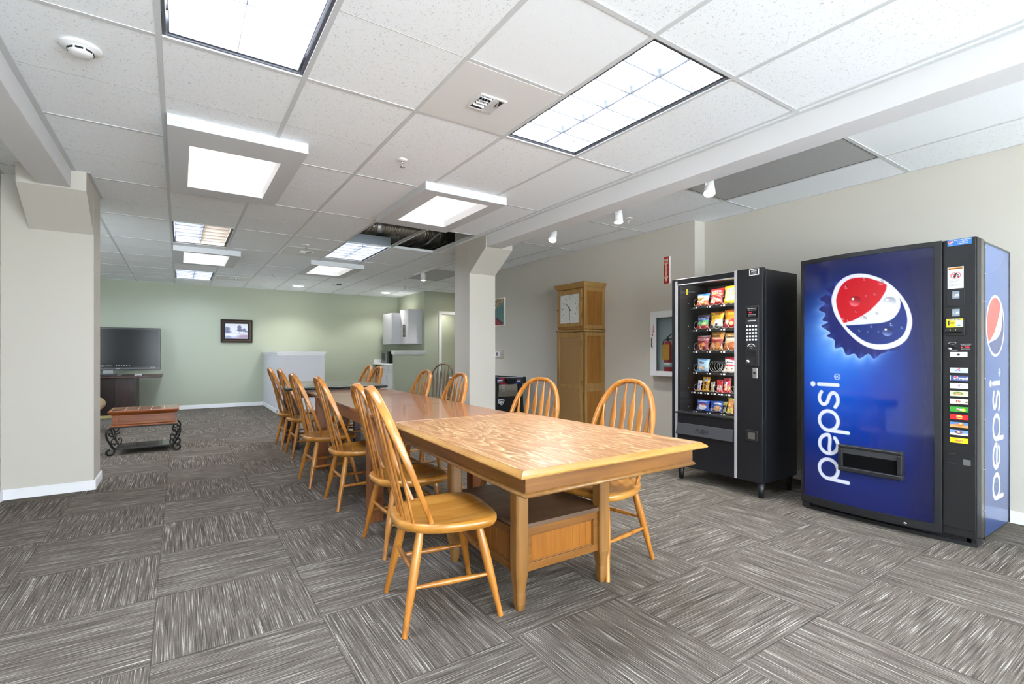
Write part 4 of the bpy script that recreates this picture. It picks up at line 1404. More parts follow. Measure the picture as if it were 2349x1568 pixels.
# foosball table behind the pillar
t = thing('game_table', 'black football game table with red and blue end panel behind the pillar', 'game table', (4.14, 6.8, 0))
b = WB()
gx0, gx1, gy0, gy1 = 3.87, 4.41, 6.20, 7.30
for q in ((gx0, gx0 + 0.03, gy0, gy1), (gx1 - 0.03, gx1, gy0, gy1), (gx0, gx1, gy0, gy0 + 0.03), (gx0, gx1, gy1 - 0.03, gy1)):
    b.box(q[0], q[1], q[2], q[3], 0.685, 0.785)
b.box(gx0, gx1, gy0, gy1, 0.685, 0.70)
b.build('cabinet', BLACK, t, 0.003)
def ends_c(u, v):
    base = np.zeros(u.shape + (3,)) + hexa('#2b2b33')
    base = over(base, '#2d3f8f', sd_poly(u, v, [(0.0, 1), (0.2, 1), (0.12, 0.75), (0, 0.7)]), 0.02)
    base = over(base, '#b3202c', sd_poly(u, v, [(0.15, 0.72), (0.35, 0.8), (0.35, 1.0), (0.2, 1.0)]), 0.02)
    base = over(base, '#b3202c', sd_poly(u, v, [(0.18, 0.0), (0.42, 0.0), (0.36, 0.25), (0.2, 0.28)]), 0.02)
    base = over(base, '#2e3f9c', sd_poly(u, v, [(0.62, 0.0), (0.86, 0.0), (0.84, 0.3), (0.7, 0.22)]), 0.02)
    base = over(base, '#3b4470', sd_poly(u, v, [(0.7, 0.8), (0.86, 0.85), (0.84, 1), (0.72, 1)]), 0.02)
    for z in (0.40, 0.62):
        for (p, q) in ((0.03, 0.27), (0.74, 0.92)):
            base = over(base, '#d9d9dc', np.maximum(np.abs(u - (p + q) / 2) - (q - p) / 2, np.abs(v - z) - 0.05), 0.02)
    return base
grid_obj('end_panel', lambda u, v: (gx0 + u * (gx1 - gx0 - 0.04), gy0 - 0.001 + 0 * u, 0.688 + v * 0.092), ends_c, np.linspace(0, 1, 100), np.linspace(0, 1, 30), art_mat('panel_print', 0.35), t, off=t.location)
b = WB(); b.loft([[(x, gy0 - d_, z) for x, z in pp] for d_, pp in ((0.002, [(4.03, 0.775), (4.25, 0.775), (4.23, 0.71), (4.18, 0.68), (4.10, 0.68), (4.05, 0.71)]), (0.05, [(4.05, 0.765), (4.23, 0.765), (4.22, 0.715), (4.17, 0.69), (4.11, 0.69), (4.06, 0.715)]))], 0, False)
b.build('ball_return', BLACK2, t, 0.004)
b = WB(); b.box(gx1 - 0.035, gx1 + 0.012, gy0 - 0.012, gy0 + 0.03, 0.685, 0.79); b.box(gx0 - 0.012, gx0 + 0.035, gy0 - 0.012, gy0 + 0.03, 0.685, 0.79); b.build('corner_guard', BLACK2, t, 0.004)
b = WB()
b.box(gx0 - 0.004, gx1, gy0 - 0.004, gy0 + 0.034, 0.785, 0.790); b.box(gx0 - 0.004, gx0 + 0.03, gy0, gy1, 0.785, 0.790); b.box(gx1 - 0.03, gx1, gy0, gy1, 0.785, 0.790); b.box(gx0, gx1, gy1 - 0.03, gy1, 0.785, 0.790)
b.build('top_rail', mat('silver_rail', '#b9babd', 0.4), t)
for (x, y, sx) in ((gx1 - 0.09, gy0 + 0.02, 1), (gx0 + 0.03, gy0 + 0.02, -1), (gx1 - 0.09, gy1 - 0.08, 1), (gx0 + 0.03, gy1 - 0.08, -1)):
    b = WB(); dx = 0.05 * sx
    b.add([(x, y, 0.685), (x + 0.055, y, 0.685), (x + 0.055, y + 0.06, 0.685), (x, y + 0.06, 0.685), (x + dx, y, 0), (x + dx + 0.055, y, 0), (x + dx + 0.055, y + 0.06, 0), (x + dx, y + 0.06, 0)],
          [(0, 1, 2, 3), (7, 6, 5, 4), (0, 4, 5, 1), (1, 5, 6, 2), (2, 6, 7, 3), (3, 7, 4, 0)])
    b.build('leg', BLACK, t, 0.003)
b = WB(); b.box(gx0 + 0.05, gx1 - 0.03, gy0 + 0.03, gy0 + 0.05, 0.24, 0.50); 
pn = b.build('leg_panel', BLACK2, t)
b = WB()
def px_(u, v): return (3.915 + u * 0.14, gy0 + 0.0285, 0.375 + v * 0.09)
b.tube([px_(0.2, 0.95), px_(0.9, 0.98), px_(1.0, 0.8), px_(0.75, 0.1), px_(0.6, 0.0), px_(0.45, 0.2)], 0.004, 6)
b.tube([px_(0.2, 0.95), px_(0.25, 0.7), px_(0.0, 0.5), px_(0.55, 0.62), px_(0.85, 0.55)], 0.005, 6)
b.tube([px_(0.3, 0.78), px_(0.6, 0.86), px_(0.85, 0.78)], 0.005, 6)
b.tube([px_(0.05, 0.42), px_(0.4, 0.46), px_(0.75, 0.4)], 0.005, 6)
b.tube([px_(0.25, 0.3), px_(0.5, 0.34), px_(0.65, 0.2)], 0.004, 6)
b.build('emblem', STICKW, pn)
for k, y in enumerate((6.45, 6.68, 6.92, 7.16)):
    b = WB(); b.tube([(3.70, y, 0.757), (4.44, y, 0.757)], 0.006, 8)
    rd = b.build('play_rod', CHROME, t)
    b = WB(); b.tube([(3.60, y, 0.757), (3.70, y, 0.757)], 0.014, 10); b.build('rod_grip', METALW, rd)

# ================================================================== SNACK MACHINE
SX = 3.81                      # front face
t = thing('snack_machine', 'black glass fronted snack vending machine on short legs', 'vending machine', (4.08, 2.55, 0))
SY0, SY1, SZ0, SZ1 = 2.13, 2.985, 0.125, 1.835
WY0, WY1, WZ0, WZ1 = 2.372, 2.915, 0.625, 1.775     # window
b = WB()
# cabinet shell with a hollow behind the window
b.box(SX + 0.05, 4.345, SY0, SY0 + 0.03, SZ0, SZ1 - 0.01); b.box(SX + 0.05, 4.345, SY1 - 0.03, SY1, SZ0, SZ1 - 0.01)
b.box(SX + 0.05, 4.345, SY0 + .03, SY1 - .03, SZ1 - 0.04, SZ1 - 0.01); b.box(4.315, 4.345, SY0 + .03, SY1 - .03, SZ0, SZ1 - 0.04)
b.box(SX + 0.05, 4.315, SY0 + .03, SY1 - .03, SZ0, SZ0 + 0.04)
b.box(SX + 0.05, 4.315, SY0 + .03, WY0 - 0.001, SZ0 + .04, SZ1 - 0.04)
b.box(SX + 0.05, 4.315, WY0, SY1 - .03, SZ0 + .04, 0.575)
b.build('cabinet', BLACK2, t, 0.003)
b = WB(); b.box(4.29, 4.3145, WY0, SY1 - .03, 0.5755, SZ1 - 0.04); b.box(SX + .05, 4.29, 2.945, 2.9549, 0.5755, SZ1 - .04); b.build('inner_lining', DARKIN, t)
# door
b = WB()
b.box(SX, SX + 0.045, SY0, 2.345, SZ0, SZ1); b.box(SX + 0.002, SX + 0.045, 2.345, SY1 - 0.032, WZ1, SZ1 - 0.002); b.box(SX + 0.002, SX + 0.045, 2.345, SY1 - 0.032, SZ0, WZ0)
b.box(SX - 0.004, SX + 0.045, SY1 - 0.03, SY1 + 0.004, SZ0 + 0.01, SZ1)
dr = b.build('door', BLACK2, t, 0.003)
b = WB(); b.box(SX - 0.006, SX + 0.006, 2.345, 2.366, SZ0 + 0.002, SZ1); b.box(SX - 0.003, SX + 0.006, SY1 - 0.052, SY1 - 0.032, SZ0 + 0.02, SZ1 - 0.02)
b.box(SX - 0.002, SX + 0.003, 2.366, SY1 - 0.052, WZ1 + 0.0, WZ1 + 0.008); b.box(SX - 0.002, SX + 0.003, 2.366, SY1 - 0.04, SZ1 - 0.008, SZ1 - 0.002)
b.build('metal_trim', mat('bright_trim', '#cfd0d4', 0.3, 0.6), dr, 0.001)
WB().box(SX + 0.008, SX + 0.012, 2.366, SY1 - 0.052, WZ0, WZ1).build('window_glass', glass('machine_glass', (0.97, 0.98, 0.99), 0.045), dr)
b = WB(); b.box(SX - 0.016, SX + 0.004, 2.366, SY1 - 0.04, WZ0 - 0.018, WZ0 - 0.004); b.build('ledge', BLACK, dr, 0.002)
b = WB(); b.prism([(SX + 0.003, 0.52), (SX - 0.004, 0.52), (SX - 0.034, 0.425), (SX - 0.030, 0.42), (SX + 0.003, 0.425)], 2.375, 2.925, 'y')
pf = b.build('push_flap', mat('charcoal_plastic', '#2f3033', 0.5), dr, 0.002)
b = WB(); sl = Vector((-0.030, 0, -0.095)).normalized()
text_mesh(b, 'PUSH', Vector((SX - 0.0258, 2.66, 0.452)), (0, -1, 0), -sl, 0.052, 0, bold=0.02, depth=0.0025, sx=1.05)
b.build('lettering', DARKIN, pf)
# control column
def fbox(B, y0, y1, z0, z1, d0, d1=0.0, X=SX): B.box(X - d0, X - d1, min(y0, y1), max(y0, y1), z0, z1)
b = WB(); fbox(b, 2.157, 2.268, 1.055, 1.535, 0.006); kp = b.build('control_panel', mat('panel_black', '#202226', 0.4), dr, 0.002)
b = WB(); fbox(b, 2.165, 2.258, 1.44, 1.522, 0.0075, 0.006); b.build('display', mat('display_black', '#0c0c0e', 0.15), kp)
b = WB()
text_mesh(b, 'MAKE SELECTION', (SX - 0.0076, 2.2115, 1.510), (0, -1, 0), (0, 0, 1), 0.0095)
text_mesh(b, 'INSERT COINS OR BILLS', (SX - 0.0076, 2.2115, 1.498), (0, -1, 0), (0, 0, 1), 0.0065)
for k in range(2): text_mesh(b, 'USE EXACT CHANGE', (SX - 0.0076, 2.2115, 1.462 - k * 0.011), (0, -1, 0), (0, 0, 1), 0.0065)
text_mesh(b, 'NATIONAL', (SX - 0.0066, 2.2115, 1.41), (0, -1, 0), (0, 0, 1), 0.014, bold=0.03)
b.build('lettering', STICKW, kp)
b = WB(); text_mesh(b, '0.00', (SX - 0.0078, 2.225, 1.478), (0, -1, 0), (0, 0, 1), 0.013, bold=0.02)
b.build('digits', emit_mat('led_red', '#d02038', 0.8), kp)
for r in range(5):
    for c in range(4):
        b = WB(); y, z = 2.252 - c * 0.0243, 1.372 - r * 0.0275
        fbox(b, y - 0.008, y + 0.008, z - 0.007, z + 0.007, 0.011, 0.006); b.build('key', mat('key_white', '#d0d1d3', 0.4), kp, 0.002)
b = WB(); fbox(b, 2.172, 2.262, 1.14, 1.245, 0.010, 0.006); bp_ = b.build('bill_acceptor', BLACK, kp, 0.002)
b = WB(); fbox(b, 2.185, 2.250, 1.168, 1.180, 0.022, 0.010); b.build('bill_slot', DARKIN, bp_)
b = WB()
for k in range(9):
    a = PI * (0.1 + 0.8 * k / 8)
    fbox(b, 2.217 + 0.03 * math.cos(a) - 0.004, 2.217 + 0.03 * math.cos(a) + 0.004, 1.205 + 0.024 * math.sin(a) - 0.003, 1.205 + 0.024 * math.sin(a) + 0.003, 0.0108, 0.010)
text_mesh(b, 'INSERT', (SX - 0.0106, 2.217, 1.207), (0, -1, 0), (0, 0, 1), 0.009)
text_mesh(b, '$1 $5', (SX - 0.0106, 2.217, 1.193), (0, -1, 0), (0, 0, 1), 0.009)
b.build('lettering', STICKW, bp_)
b = WB(); b.lathe([(0, 0), (0.013, 0), (0.013, -0.012), (0, -0.014)], (SX - 0.006, 2.243, 1.088), 16, axis='x'); b.build('coin_return_knob', ALU, kp)
b = WB(); fbox(b, 2.178, 2.198, 1.07, 1.105, 0.009, 0.006); b.build('coin_slot', BLACK, kp)
b = WB(); fbox(b, 2.170, 2.208, 0.955, 1.038, 0.008); lk = b.build('lock_plate', ALU, dr, 0.003)
b = WB(); b.lathe([(0, 0), (0.010, 0), (0.010, -0.006), (0, -0.006)], (SX - 0.008, 2.19, 1.0), 14, axis='x'); b.build('lock_cylinder', BLACK, lk)
b = WB(); fbox(b, 2.168, 2.266, 0.450, 0.538, 0.007); cr = b.build('coin_return', BLACK, dr, 0.003)
b = WB(); fbox(b, 2.188, 2.246, 0.468, 0.520, 0.0085, 0.007); b.build('coin_flap', mat('steel_flap', '#8d8a84', 0.3, 0.8), cr)
b = WB(); fbox(b, 2.158, 2.238, 1.778, 1.828, 0.002); bd = b.build('badge', STICKW, dr)
b = WB(); fbox(b, 2.163, 2.233, 1.783, 1.823, 0.0026, 0.002); b.build('badge_field', BLACK, bd)
b = WB()
text_mesh(b, 'SNACKS', (SX - 0.0028, 2.198, 1.807), (0, -1, 0), (0, 0, 1), 0.012, bold=0.02)
text_mesh(b, 'CALL FOR SERVICE', (SX - 0.0028, 2.198, 1.796), (0, -1, 0), (0, 0, 1), 0.006); text_mesh(b, 'OR REFUNDS', (SX - 0.0028, 2.198, 1.787), (0, -1, 0), (0, 0, 1), 0.007)
b.build('lettering', STICKW, bd)
for (x, y) in ((SX + 0.05, SY0 + 0.04), (SX + 0.05, SY1 - 0.06), (4.29, SY0 + 0.04), (4.29, SY1 - 0.06)):
    WB().lathe([(0, 0), (0.020, 0), (0.032, 0.125), (0, 0.125)], (x, y, 0), 16).build('leg', BLACK, t)
b = WB(); fbox(b, SY1 - 0.13, SY1 + 0.02, 0.118, 0.135, 0.035, -0.01); b.build('floor_bracket', BLACK, t)
# trays with coils and price tags
TRY = [1.585, 1.374, 1.176, 0.980, 0.800, 0.622]
trz = {}
for r, z in enumerate(TRY):
    b = WB(); b.box(3.99, 4.28, 2.385, 2.91, z - 0.012, z - 0.004); b.box(3.975, 3.99, 2.375, 2.915, z - 0.020, z - 0.002)
    tr = b.build('tray', BLACK, t)
    ncol = 6 if r == 4 else 3
    pitch = 0.42 / ncol
    tg, tgn = WB(), WB()
    for c in range(ncol):
        y = 2.89 - pitch * (c + 0.30)
        tg.box(3.9725, 3.975, y - 0.010, y + 0.008, z - 0.017, z - 0.004)
        tg.box(3.9725, 3.975, y + 0.022, y + 0.031, z - 0.015, z - 0.006)
    tg.build('price_tags', STICKW, tr)
    trz[r] = z
# interior lamp tube along the left edge of the glass and top
b = WB(); b.tube([(3.875, 2.40, 1.788), (3.875, 2.90, 1.788)], 0.008, 10)
b.build('display_tube', emit_mat('display_tube_glow', '#fff6ea', 30), t)
b = WB(); b.tube([(3.88, 2.385, 0.70), (3.88, 2.385, 1.74)], 0.008, 10)
b.build('display_tube', emit_mat('display_tube_glow', '#fff6ea', 30), t)
# side rails and warning stickers in the dark part of the window
b = WB()
for z in TRY: b.tube([(3.965, 2.925, z + 0.035), (3.95, 2.917, z + 0.03)], 0.004, 6)
b.build('rail_hook', ALU, t)
WB().box(3.872, 3.873, 2.862, 2.884, 1.692, 1.742).build('yellow_sticker', YEL, t)

def coil(y, z, r, x0, x1, turns, name='spiral_coil'):
    b = WB(); n = int(turns * 18)
    pts = [(x0 + (x1 - x0) * k / n, y + r * math.sin(2 * PI * k / 18), z + r * math.cos(2 * PI * k / 18)) for k in range(n + 1)]
    b.tube(pts, 0.0022, 6)
    return b.build(name, mat('coil_wire', '#c3c2bd', 0.3, 0.9), t)

# snack packs: pillow bag with printed face
BAGM = art_mat('foil_print', 0.3, coat=0.3)
def bag(name, label, cat, y, z, wd, ht, spec, words=None, lean=0.16, group='bags of snacks in the vending machine', x=4.0, thick=0.035, twist=0.0):
    """spec: list of (v position, colour) bands plus blobs"""
    root = thing(name, label, cat, (x, y, z), 0, group)
    bands, blobs = spec
    rng = random.Random(hash(label) % 1000 if False else sum(map(ord, label)))
    wob = [rng.uniform(-1, 1) for _ in range(6)]
    def Pf(side):
        def P(u, v):
            uu, vv = u * 2 - 1, v * 2 - 1
            puff = (np.clip(1 - np.abs(uu) ** 3, 0, 1) ** 0.6) * (np.clip(1 - np.abs(vv) ** 5, 0, 1) ** 0.7) * thick
            wr = 0.0035 * np.sin(7 * u + 9 * v + wob[0] * 3) * np.sin(11 * v + wob[1] * 3) + 0.002 * np.sin(25 * u) * (np.abs(vv) > 0.7)
            w_ = wd * (0.5 - 0.03 * np.cos(vv * 3)) * (1 - 0.06 * (1 - np.abs(vv)))
            Y = -uu * w_ + 0.004 * wob[2] * vv + twist * v
            Z = v * ht + 0.004 * wob[3] * uu * v
            X = side * (puff + wr * (side < 0)) 
            X2 = X * math.cos(lean) + Z * math.sin(lean)
            Z2 = Z * math.cos(lean) - X * math.sin(lean) * 0.3
            return X2 - 0.01, Y, Z2 + 0.003
        return P
    def Cf(u, v):
        base = np.zeros(u.shape + (3,)) + hexa(bands[0][1])
        for p, c in bands[1:]:
            base = over(base, c, (p + 0.05 * np.sin(u * 4 + p * 9)) - v, 0.03)
        for (bu, bv, ru, rv, c) in blobs:
            base = over(base, c, (np.hypot((u - bu) / ru, (v - bv) / rv) - 1) * min(ru, rv), 0.03)
        base = over(base, base * 0.75 + 0.2, np.abs(v - 0.975) - 0.012, 0.01)
        base = over(base, base * 0.75 + 0.2, np.abs(v - 0.025) - 0.012, 0.01)
        return base
    u, v = np.linspace(0, 1, 26), np.linspace(0, 1, 30)
    grid_obj('wrapper', Pf(-1), Cf, u, v, BAGM, root)
    grid_obj('wrapper_back', Pf(1), Cf, u, v, BAGM, root, flip=True)
    if words:
        b = MB()
        for (txt, v0, h, col, rot, sx) in words:
            P = Pf(-1)
            xx, yy_, zz = P(np.array(0.5), np.array(v0))
            r = (0, -1, 0) if not rot else (0, 0, 1)
            upv = Vector((math.sin(lean), 0, math.cos(lean)))
            if rot: r = upv; uv = Vector((0, 1, 0))
            else: uv = upv
            text_mesh(b, txt, (float(xx) - 0.006, float(yy_) + (-0.35 * h if rot else 0), float(zz) - (0 if rot else 0.35 * h)), r, uv, h, 0, bold=0.035, sx=sx)
        b.build('lettering', mat('print_' + words[0][3].strip('#'), words[0][3], 0.4), root)
    return root
W3 = 0.42 / 3
def cy(c): return 2.89 - W3 * (c + 0.5)
GB = 'chip and snack bags in the vending machine'
R0 = [
 ('white and orange chip bag in the top row, leftmost', ([(0, '#2d4da8'), (0.04, '#ea6a2c'), (0.42, '#f1f0ee'), (0.82, '#3f7fd0')], [(0.3, 0.55, 0.25, 0.12, '#e8b04a'), (0.5, 0.3, 0.22, 0.1, '#f3c9a0')]), [('CHIPS', 0.62, 0.022, '#c8902c', 0, 1)], 0.135, 0.128),
 ('dark red chip bag in the middle of the top row', ([(0, '#a81f2c'), (0.5, '#c93a2e'), (0.62, '#e7b35a'), (0.68, '#c2262c')], [(0.3, 0.25, 0.16, 0.14, '#f0c9b0'), (0.68, 0.28, 0.16, 0.14, '#ee9a6a'), (0.5, 0.8, 0.36, 0.07, '#f2ead8')]), [('SUN', 0.80, 0.032, '#b02028', 0, 1.1)], 0.140, 0.165),
 ('yellow chip bag in the top row beside the metal trim', ([(0, '#d9b51c'), (0.45, '#efe06a'), (0.75, '#f0cf22')], [(0.35, 0.3, 0.2, 0.14, '#e9d79a'), (0.7, 0.32, 0.2, 0.14, '#f3e6b0'), (0.5, 0.75, 0.35, 0.1, '#f7f3e0')]), [('LAYS', 0.75, 0.032, '#c23a30', 0, 1)], 0.145, 0.178)]
R1 = [
 ('purple, green and red chip bag, leftmost in the second row', ([(0, '#b82a2c'), (0.28, '#46b060'), (0.55, '#3f62b8'), (0.68, '#23296f'), (0.8, '#4b3f55')], [(0.3, 0.42, 0.16, 0.1, '#8fd39a'), (0.72, 0.38, 0.16, 0.1, '#c9b88a')]), [('RUFFLES', 0.70, 0.020, '#c8d0ee', 0, 1)], 0.135, 0.145),
 ('yellow and black popcorn bag in the middle of the second row', ([(0, '#4d5048'), (0.18, '#cfc9bf'), (0.5, '#e9b52a'), (0.75, '#f2cf2e'), (0.92, '#b9561c')], [(0.3, 0.34, 0.14, 0.12, '#e7a02a'), (0.62, 0.36, 0.18, 0.12, '#f1eee6'), (0.35, 0.62, 0.06, 0.05, '#4a2d1a'), (0.6, 0.24, 0.1, 0.08, '#2f3230')]), [('SMARTFOOD', 0.82, 0.015, '#5a2a16', 0, 1)], 0.140, 0.165),
 ('orange and red cheese snack bag in the second row beside the metal trim', ([(0, '#a8161e'), (0.45, '#e88a1e'), (0.7, '#f0a63a'), (0.9, '#d5601a')], [(0.3, 0.32, 0.13, 0.12, '#e3dcd0'), (0.62, 0.25, 0.14, 0.12, '#f0b27a'), (0.7, 0.42, 0.12, 0.08, '#c72a2a')]), [('CHEETOS', 0.75, 0.022, '#f6e14a', 0, 1)], 0.145, 0.178)]
R2 = [
 ('dark red cheese cracker bag, leftmost in the third row', ([(0, '#8f1420'), (0.6, '#a11a26'), (0.93, '#d9c9c0')], [(0.5, 0.74, 0.45, 0.09, '#efe9e4'), (0.3, 0.35, 0.14, 0.12, '#e8862e'), (0.65, 0.4, 0.16, 0.14, '#f0a04a'), (0.5, 0.15, 0.12, 0.08, '#e6b040')]), [('CHEEZ-IT', 0.74, 0.024, '#9a1420', 0, 1)], 0.140, 0.150),
 ('tan and red cookie bag in the middle of the third row', ([(0, '#b5762c'), (0.25, '#8e2a24'), (0.5, '#c3382e'), (0.62, '#e0a24c'), (0.9, '#b98536')], [(0.3, 0.28, 0.16, 0.14, '#d79a52'), (0.68, 0.3, 0.18, 0.15, '#c67a38'), (0.5, 0.62, 0.4, 0.03, '#f0e6cc')]), [('Grandma', 0.76, 0.024, '#2c1c30', 0, 1)], 0.140, 0.185),
 ('tan cookie bag in the third row beside the metal trim', ([(0, '#8f5026'), (0.45, '#c9ac86'), (0.66, '#e2c184'), (0.88, '#b88a2e')], [(0.28, 0.25, 0.17, 0.15, '#b06a34'), (0.7, 0.27, 0.18, 0.15, '#9c5426'), (0.5, 0.6, 0.4, 0.03, '#f2e8d0')]), [('Grandma', 0.76, 0.022, '#2c1c30', 0, 1)], 0.145, 0.172)]
R3 = [
 ('light blue mini cookie bag, leftmost in the fourth row', ([(0, '#7fb4dc'), (0.3, '#a9d0ea'), (0.9, '#7fb4dc')], [(0.3, 0.35, 0.16, 0.13, '#e0b98a'), (0.68, 0.28, 0.16, 0.12, '#d8a468'), (0.5, 0.65, 0.3, 0.1, '#dfeaf4')]), [('Mini', 0.70, 0.028, '#5a6270', 0, 1)], 0.135, 0.130), None,
 ('white and crimson cookie bag in the fourth row beside the metal trim', ([(0, '#e4e0de'), (0.4, '#d9c6c4'), (0.5, '#ebe8e6'), (0.8, '#a01c34')], [(0.25, 0.25, 0.15, 0.13, '#e7cfae'), (0.68, 0.25, 0.17, 0.15, '#ead6b8'), (0.5, 0.45, 0.4, 0.07, '#b03440'), (0.3, 0.24, 0.04, 0.04, '#3a1e16'), (0.68, 0.25, 0.05, 0.05, '#3a1e16')]), [('Amos', 0.66, 0.026, '#30242c', 0, 1)], 0.145, 0.150)]
for r, row in enumerate((R0, R1, R2, R3)):
    for c, e in enumerate(row):
        z = TRY[r]
        yc_ = cy(c)
        if e is None:
            coil(yc_, z + 0.052, 0.046, 3.985, 4.22, 6)
            continue
        lab, spec, words, wd, ht = e
        bag('snack_bag', lab, 'snack', yc_, z, wd * 0.92, ht * 0.95, spec, words, 0.22, GB, 4.035, 0.024)
        coil(yc_ + 0.030, z + 0.038, 0.036, 3.985, 4.0, 0.8)
        coil(yc_ - 0.030, z + 0.038, 0.036, 3.985, 4.0, 0.8)
GC = 'candy packs in the fifth row of the vending machine'
W6 = 0.42 / 6
R4 = [
 ('purple and white candy pack, leftmost in the fifth row', ([(0, '#c98a4a'), (0.15, '#cfcbdc'), (0.85, '#d8d3d0')], [(0.5, 0.45, 0.3, 0.32, '#5f5296')]), [('CHEWY', 0.48, 0.014, '#e8e4f0', 1, 1)], 0.042, 0.100),
 ('yellow peanut candy pack in the fifth row', ([(0, '#e5a414'), (0.7, '#e9b21e'), (0.93, '#c98a10')], [(0.5, 0.8, 0.3, 0.1, '#8fb4d8')]), [('M&M', 0.42, 0.030, '#3a2412', 1, 1)], 0.072, 0.135),
 ('thin white and tan bar, third in the fifth row', ([(0, '#b0a88c'), (0.5, '#d6cdb4'), (0.8, '#8f8c80')], [(0.5, 0.3, 0.25, 0.2, '#d8b468')]), None, 0.040, 0.095),
 ('bright red wafer pack in the fifth row', ([(0, '#c4151f'), (0.9, '#a01018')], [(0.5, 0.35, 0.42, 0.26, '#e9e2e0')]), [('Kit Kat', 0.36, 0.020, '#c4151f', 1, 1)], 0.062, 0.115),
 ('red fruit candy pack with rainbow edge in the fifth row', ([(0, '#c42030'), (0.25, '#e08a2a'), (0.4, '#b81c2e'), (0.85, '#9c1426')], [(0.2, 0.7, 0.14, 0.1, '#4a68b8'), (0.2, 0.5, 0.14, 0.1, '#e9c23a')]), [('Skittles', 0.46, 0.026, '#f2eef0', 1, 1)], 0.070, 0.132), None]
for c, e in enumerate(R4):
    z = TRY[4]; yc_ = 2.89 - W6 * (c + 0.5)
    coil(yc_, z + 0.036, 0.031, 3.985, 4.0 if e else 4.2, 1.0 if e else 6)
    if e is None: continue
    lab, spec, words, wd, ht = e
    bag('candy_pack', lab, 'candy', yc_, z, wd, ht, spec, words, 0.20, GC, 4.03, 0.008)
GD = 'packs in the lowest row of the vending machine'
R5 = [
 (2.82, 'blue sandwich cookie pack, leftmost in the lowest row', ([(0, '#1c55b8'), (0.85, '#2463c8')], [(0.5, 0.35, 0.34, 0.26, '#e4ddd2'), (0.5, 0.58, 0.42, 0.07, '#c83040'), (0.5, 0.82, 0.4, 0.08, '#dfe4ee')]), [('Cookies', 0.80, 0.020, '#1c3f8a', 0, 1)], 0.130, 0.105),
 (2.68, 'blue chocolate chip cookie pack in the middle of the lowest row', ([(0, '#1c55b8'), (0.85, '#2060c4')], [(0.62, 0.34, 0.3, 0.26, '#d9a266'), (0.2, 0.2, 0.1, 0.1, '#d9a266'), (0.6, 0.74, 0.34, 0.1, '#e6e6ec')]), [('Cookies', 0.74, 0.018, '#23407c', 0, 1)], 0.130, 0.105),
 (2.598, 'dark green and gold pack in the lowest row', ([(0, '#2b2f28'), (0.65, '#a89a3c')], [(0.5, 0.2, 0.25, 0.15, '#b9a868')]), None, 0.042, 0.105),
 (2.545, 'tan and yellow bar pack in the lowest row', ([(0, '#cfc04a'), (0.35, '#c98a4a'), (0.9, '#d8d24a')], [(0.4, 0.6, 0.2, 0.15, '#e0b060')]), None, 0.060, 0.145),
 (2.487, 'red and white bar pack in the lowest row beside the metal trim', ([(0, '#b01c20'), (0.55, '#c42a2c'), (0.93, '#8c1418')], [(0.55, 0.62, 0.3, 0.24, '#efe9e2')]), [('BAR', 0.6, 0.024, '#b01c20', 1, 1)], 0.056, 0.150)]
for (y, lab, spec, words, wd, ht) in R5:
    bag('snack_pack', lab, 'snack', y, TRY[5], wd, ht * 0.95, spec, words, 0.22, GD, 4.035, 0.012)
    coil(y, TRY[5] + 0.034, 0.028, 3.985, 4.0, 0.9)

# ================================================================== DRINK MACHINE
t = thing('drink_machine', 'big blue front drinks vending machine with a bottle cap emblem beside the right wall', 'vending machine', (4.2, 1.38, 0))
PY0, PY1, PZ = 0.892, 1.872, 1.845
def fx(Y):
    Y = np.asarray(Y, float)
    return 3.835 + 0.05 * ((Y - 1.45) / 0.42) ** 2
# cabinet
b = WB()
b.box(4.075, 4.640, PY0 + 0.004, PY1, 0.02, 1.835)
b.build('cabinet', mat('machine_blue_grey', '#1d2128', 0.4), t, 0.003)
# door slab with bowed front
b = WB()
ys = np.linspace(1.052, 1.868, 30)
front = [(float(fx(y)) + 0.008, float(y)) for y in ys]
b.prism(front + [(4.035, 1.868), (4.035, 1.052)], 0.055, PZ, 'z')
b.build('door', BLACK2, t, 0.003)
# black surround of the front panel, thicker at top and bottom
b = WB()
def bowstrip(z0, z1, y0, y1, d0=0.0, d1=0.012):
    yy = np.linspace(y0, y1, 24)
    b.prism([(float(fx(y)) - d0, float(y)) for y in yy] + [(float(fx(y)) + d1, float(y)) for y in yy[::-1]], z0, z1, 'z')
bowstrip(1.815, PZ, 1.05, 1.870, 0.006); bowstrip(0.055, 0.105, 1.05, 1.870, 0.006)
bowstrip(0.055, PZ, 1.850, 1.874, 0.006); bowstrip(0.055, PZ, 1.045, 1.078, 0.006)
b.build('panel_surround', mat('surround_black', '#1a1b1d', 0.35), t, 0.002)

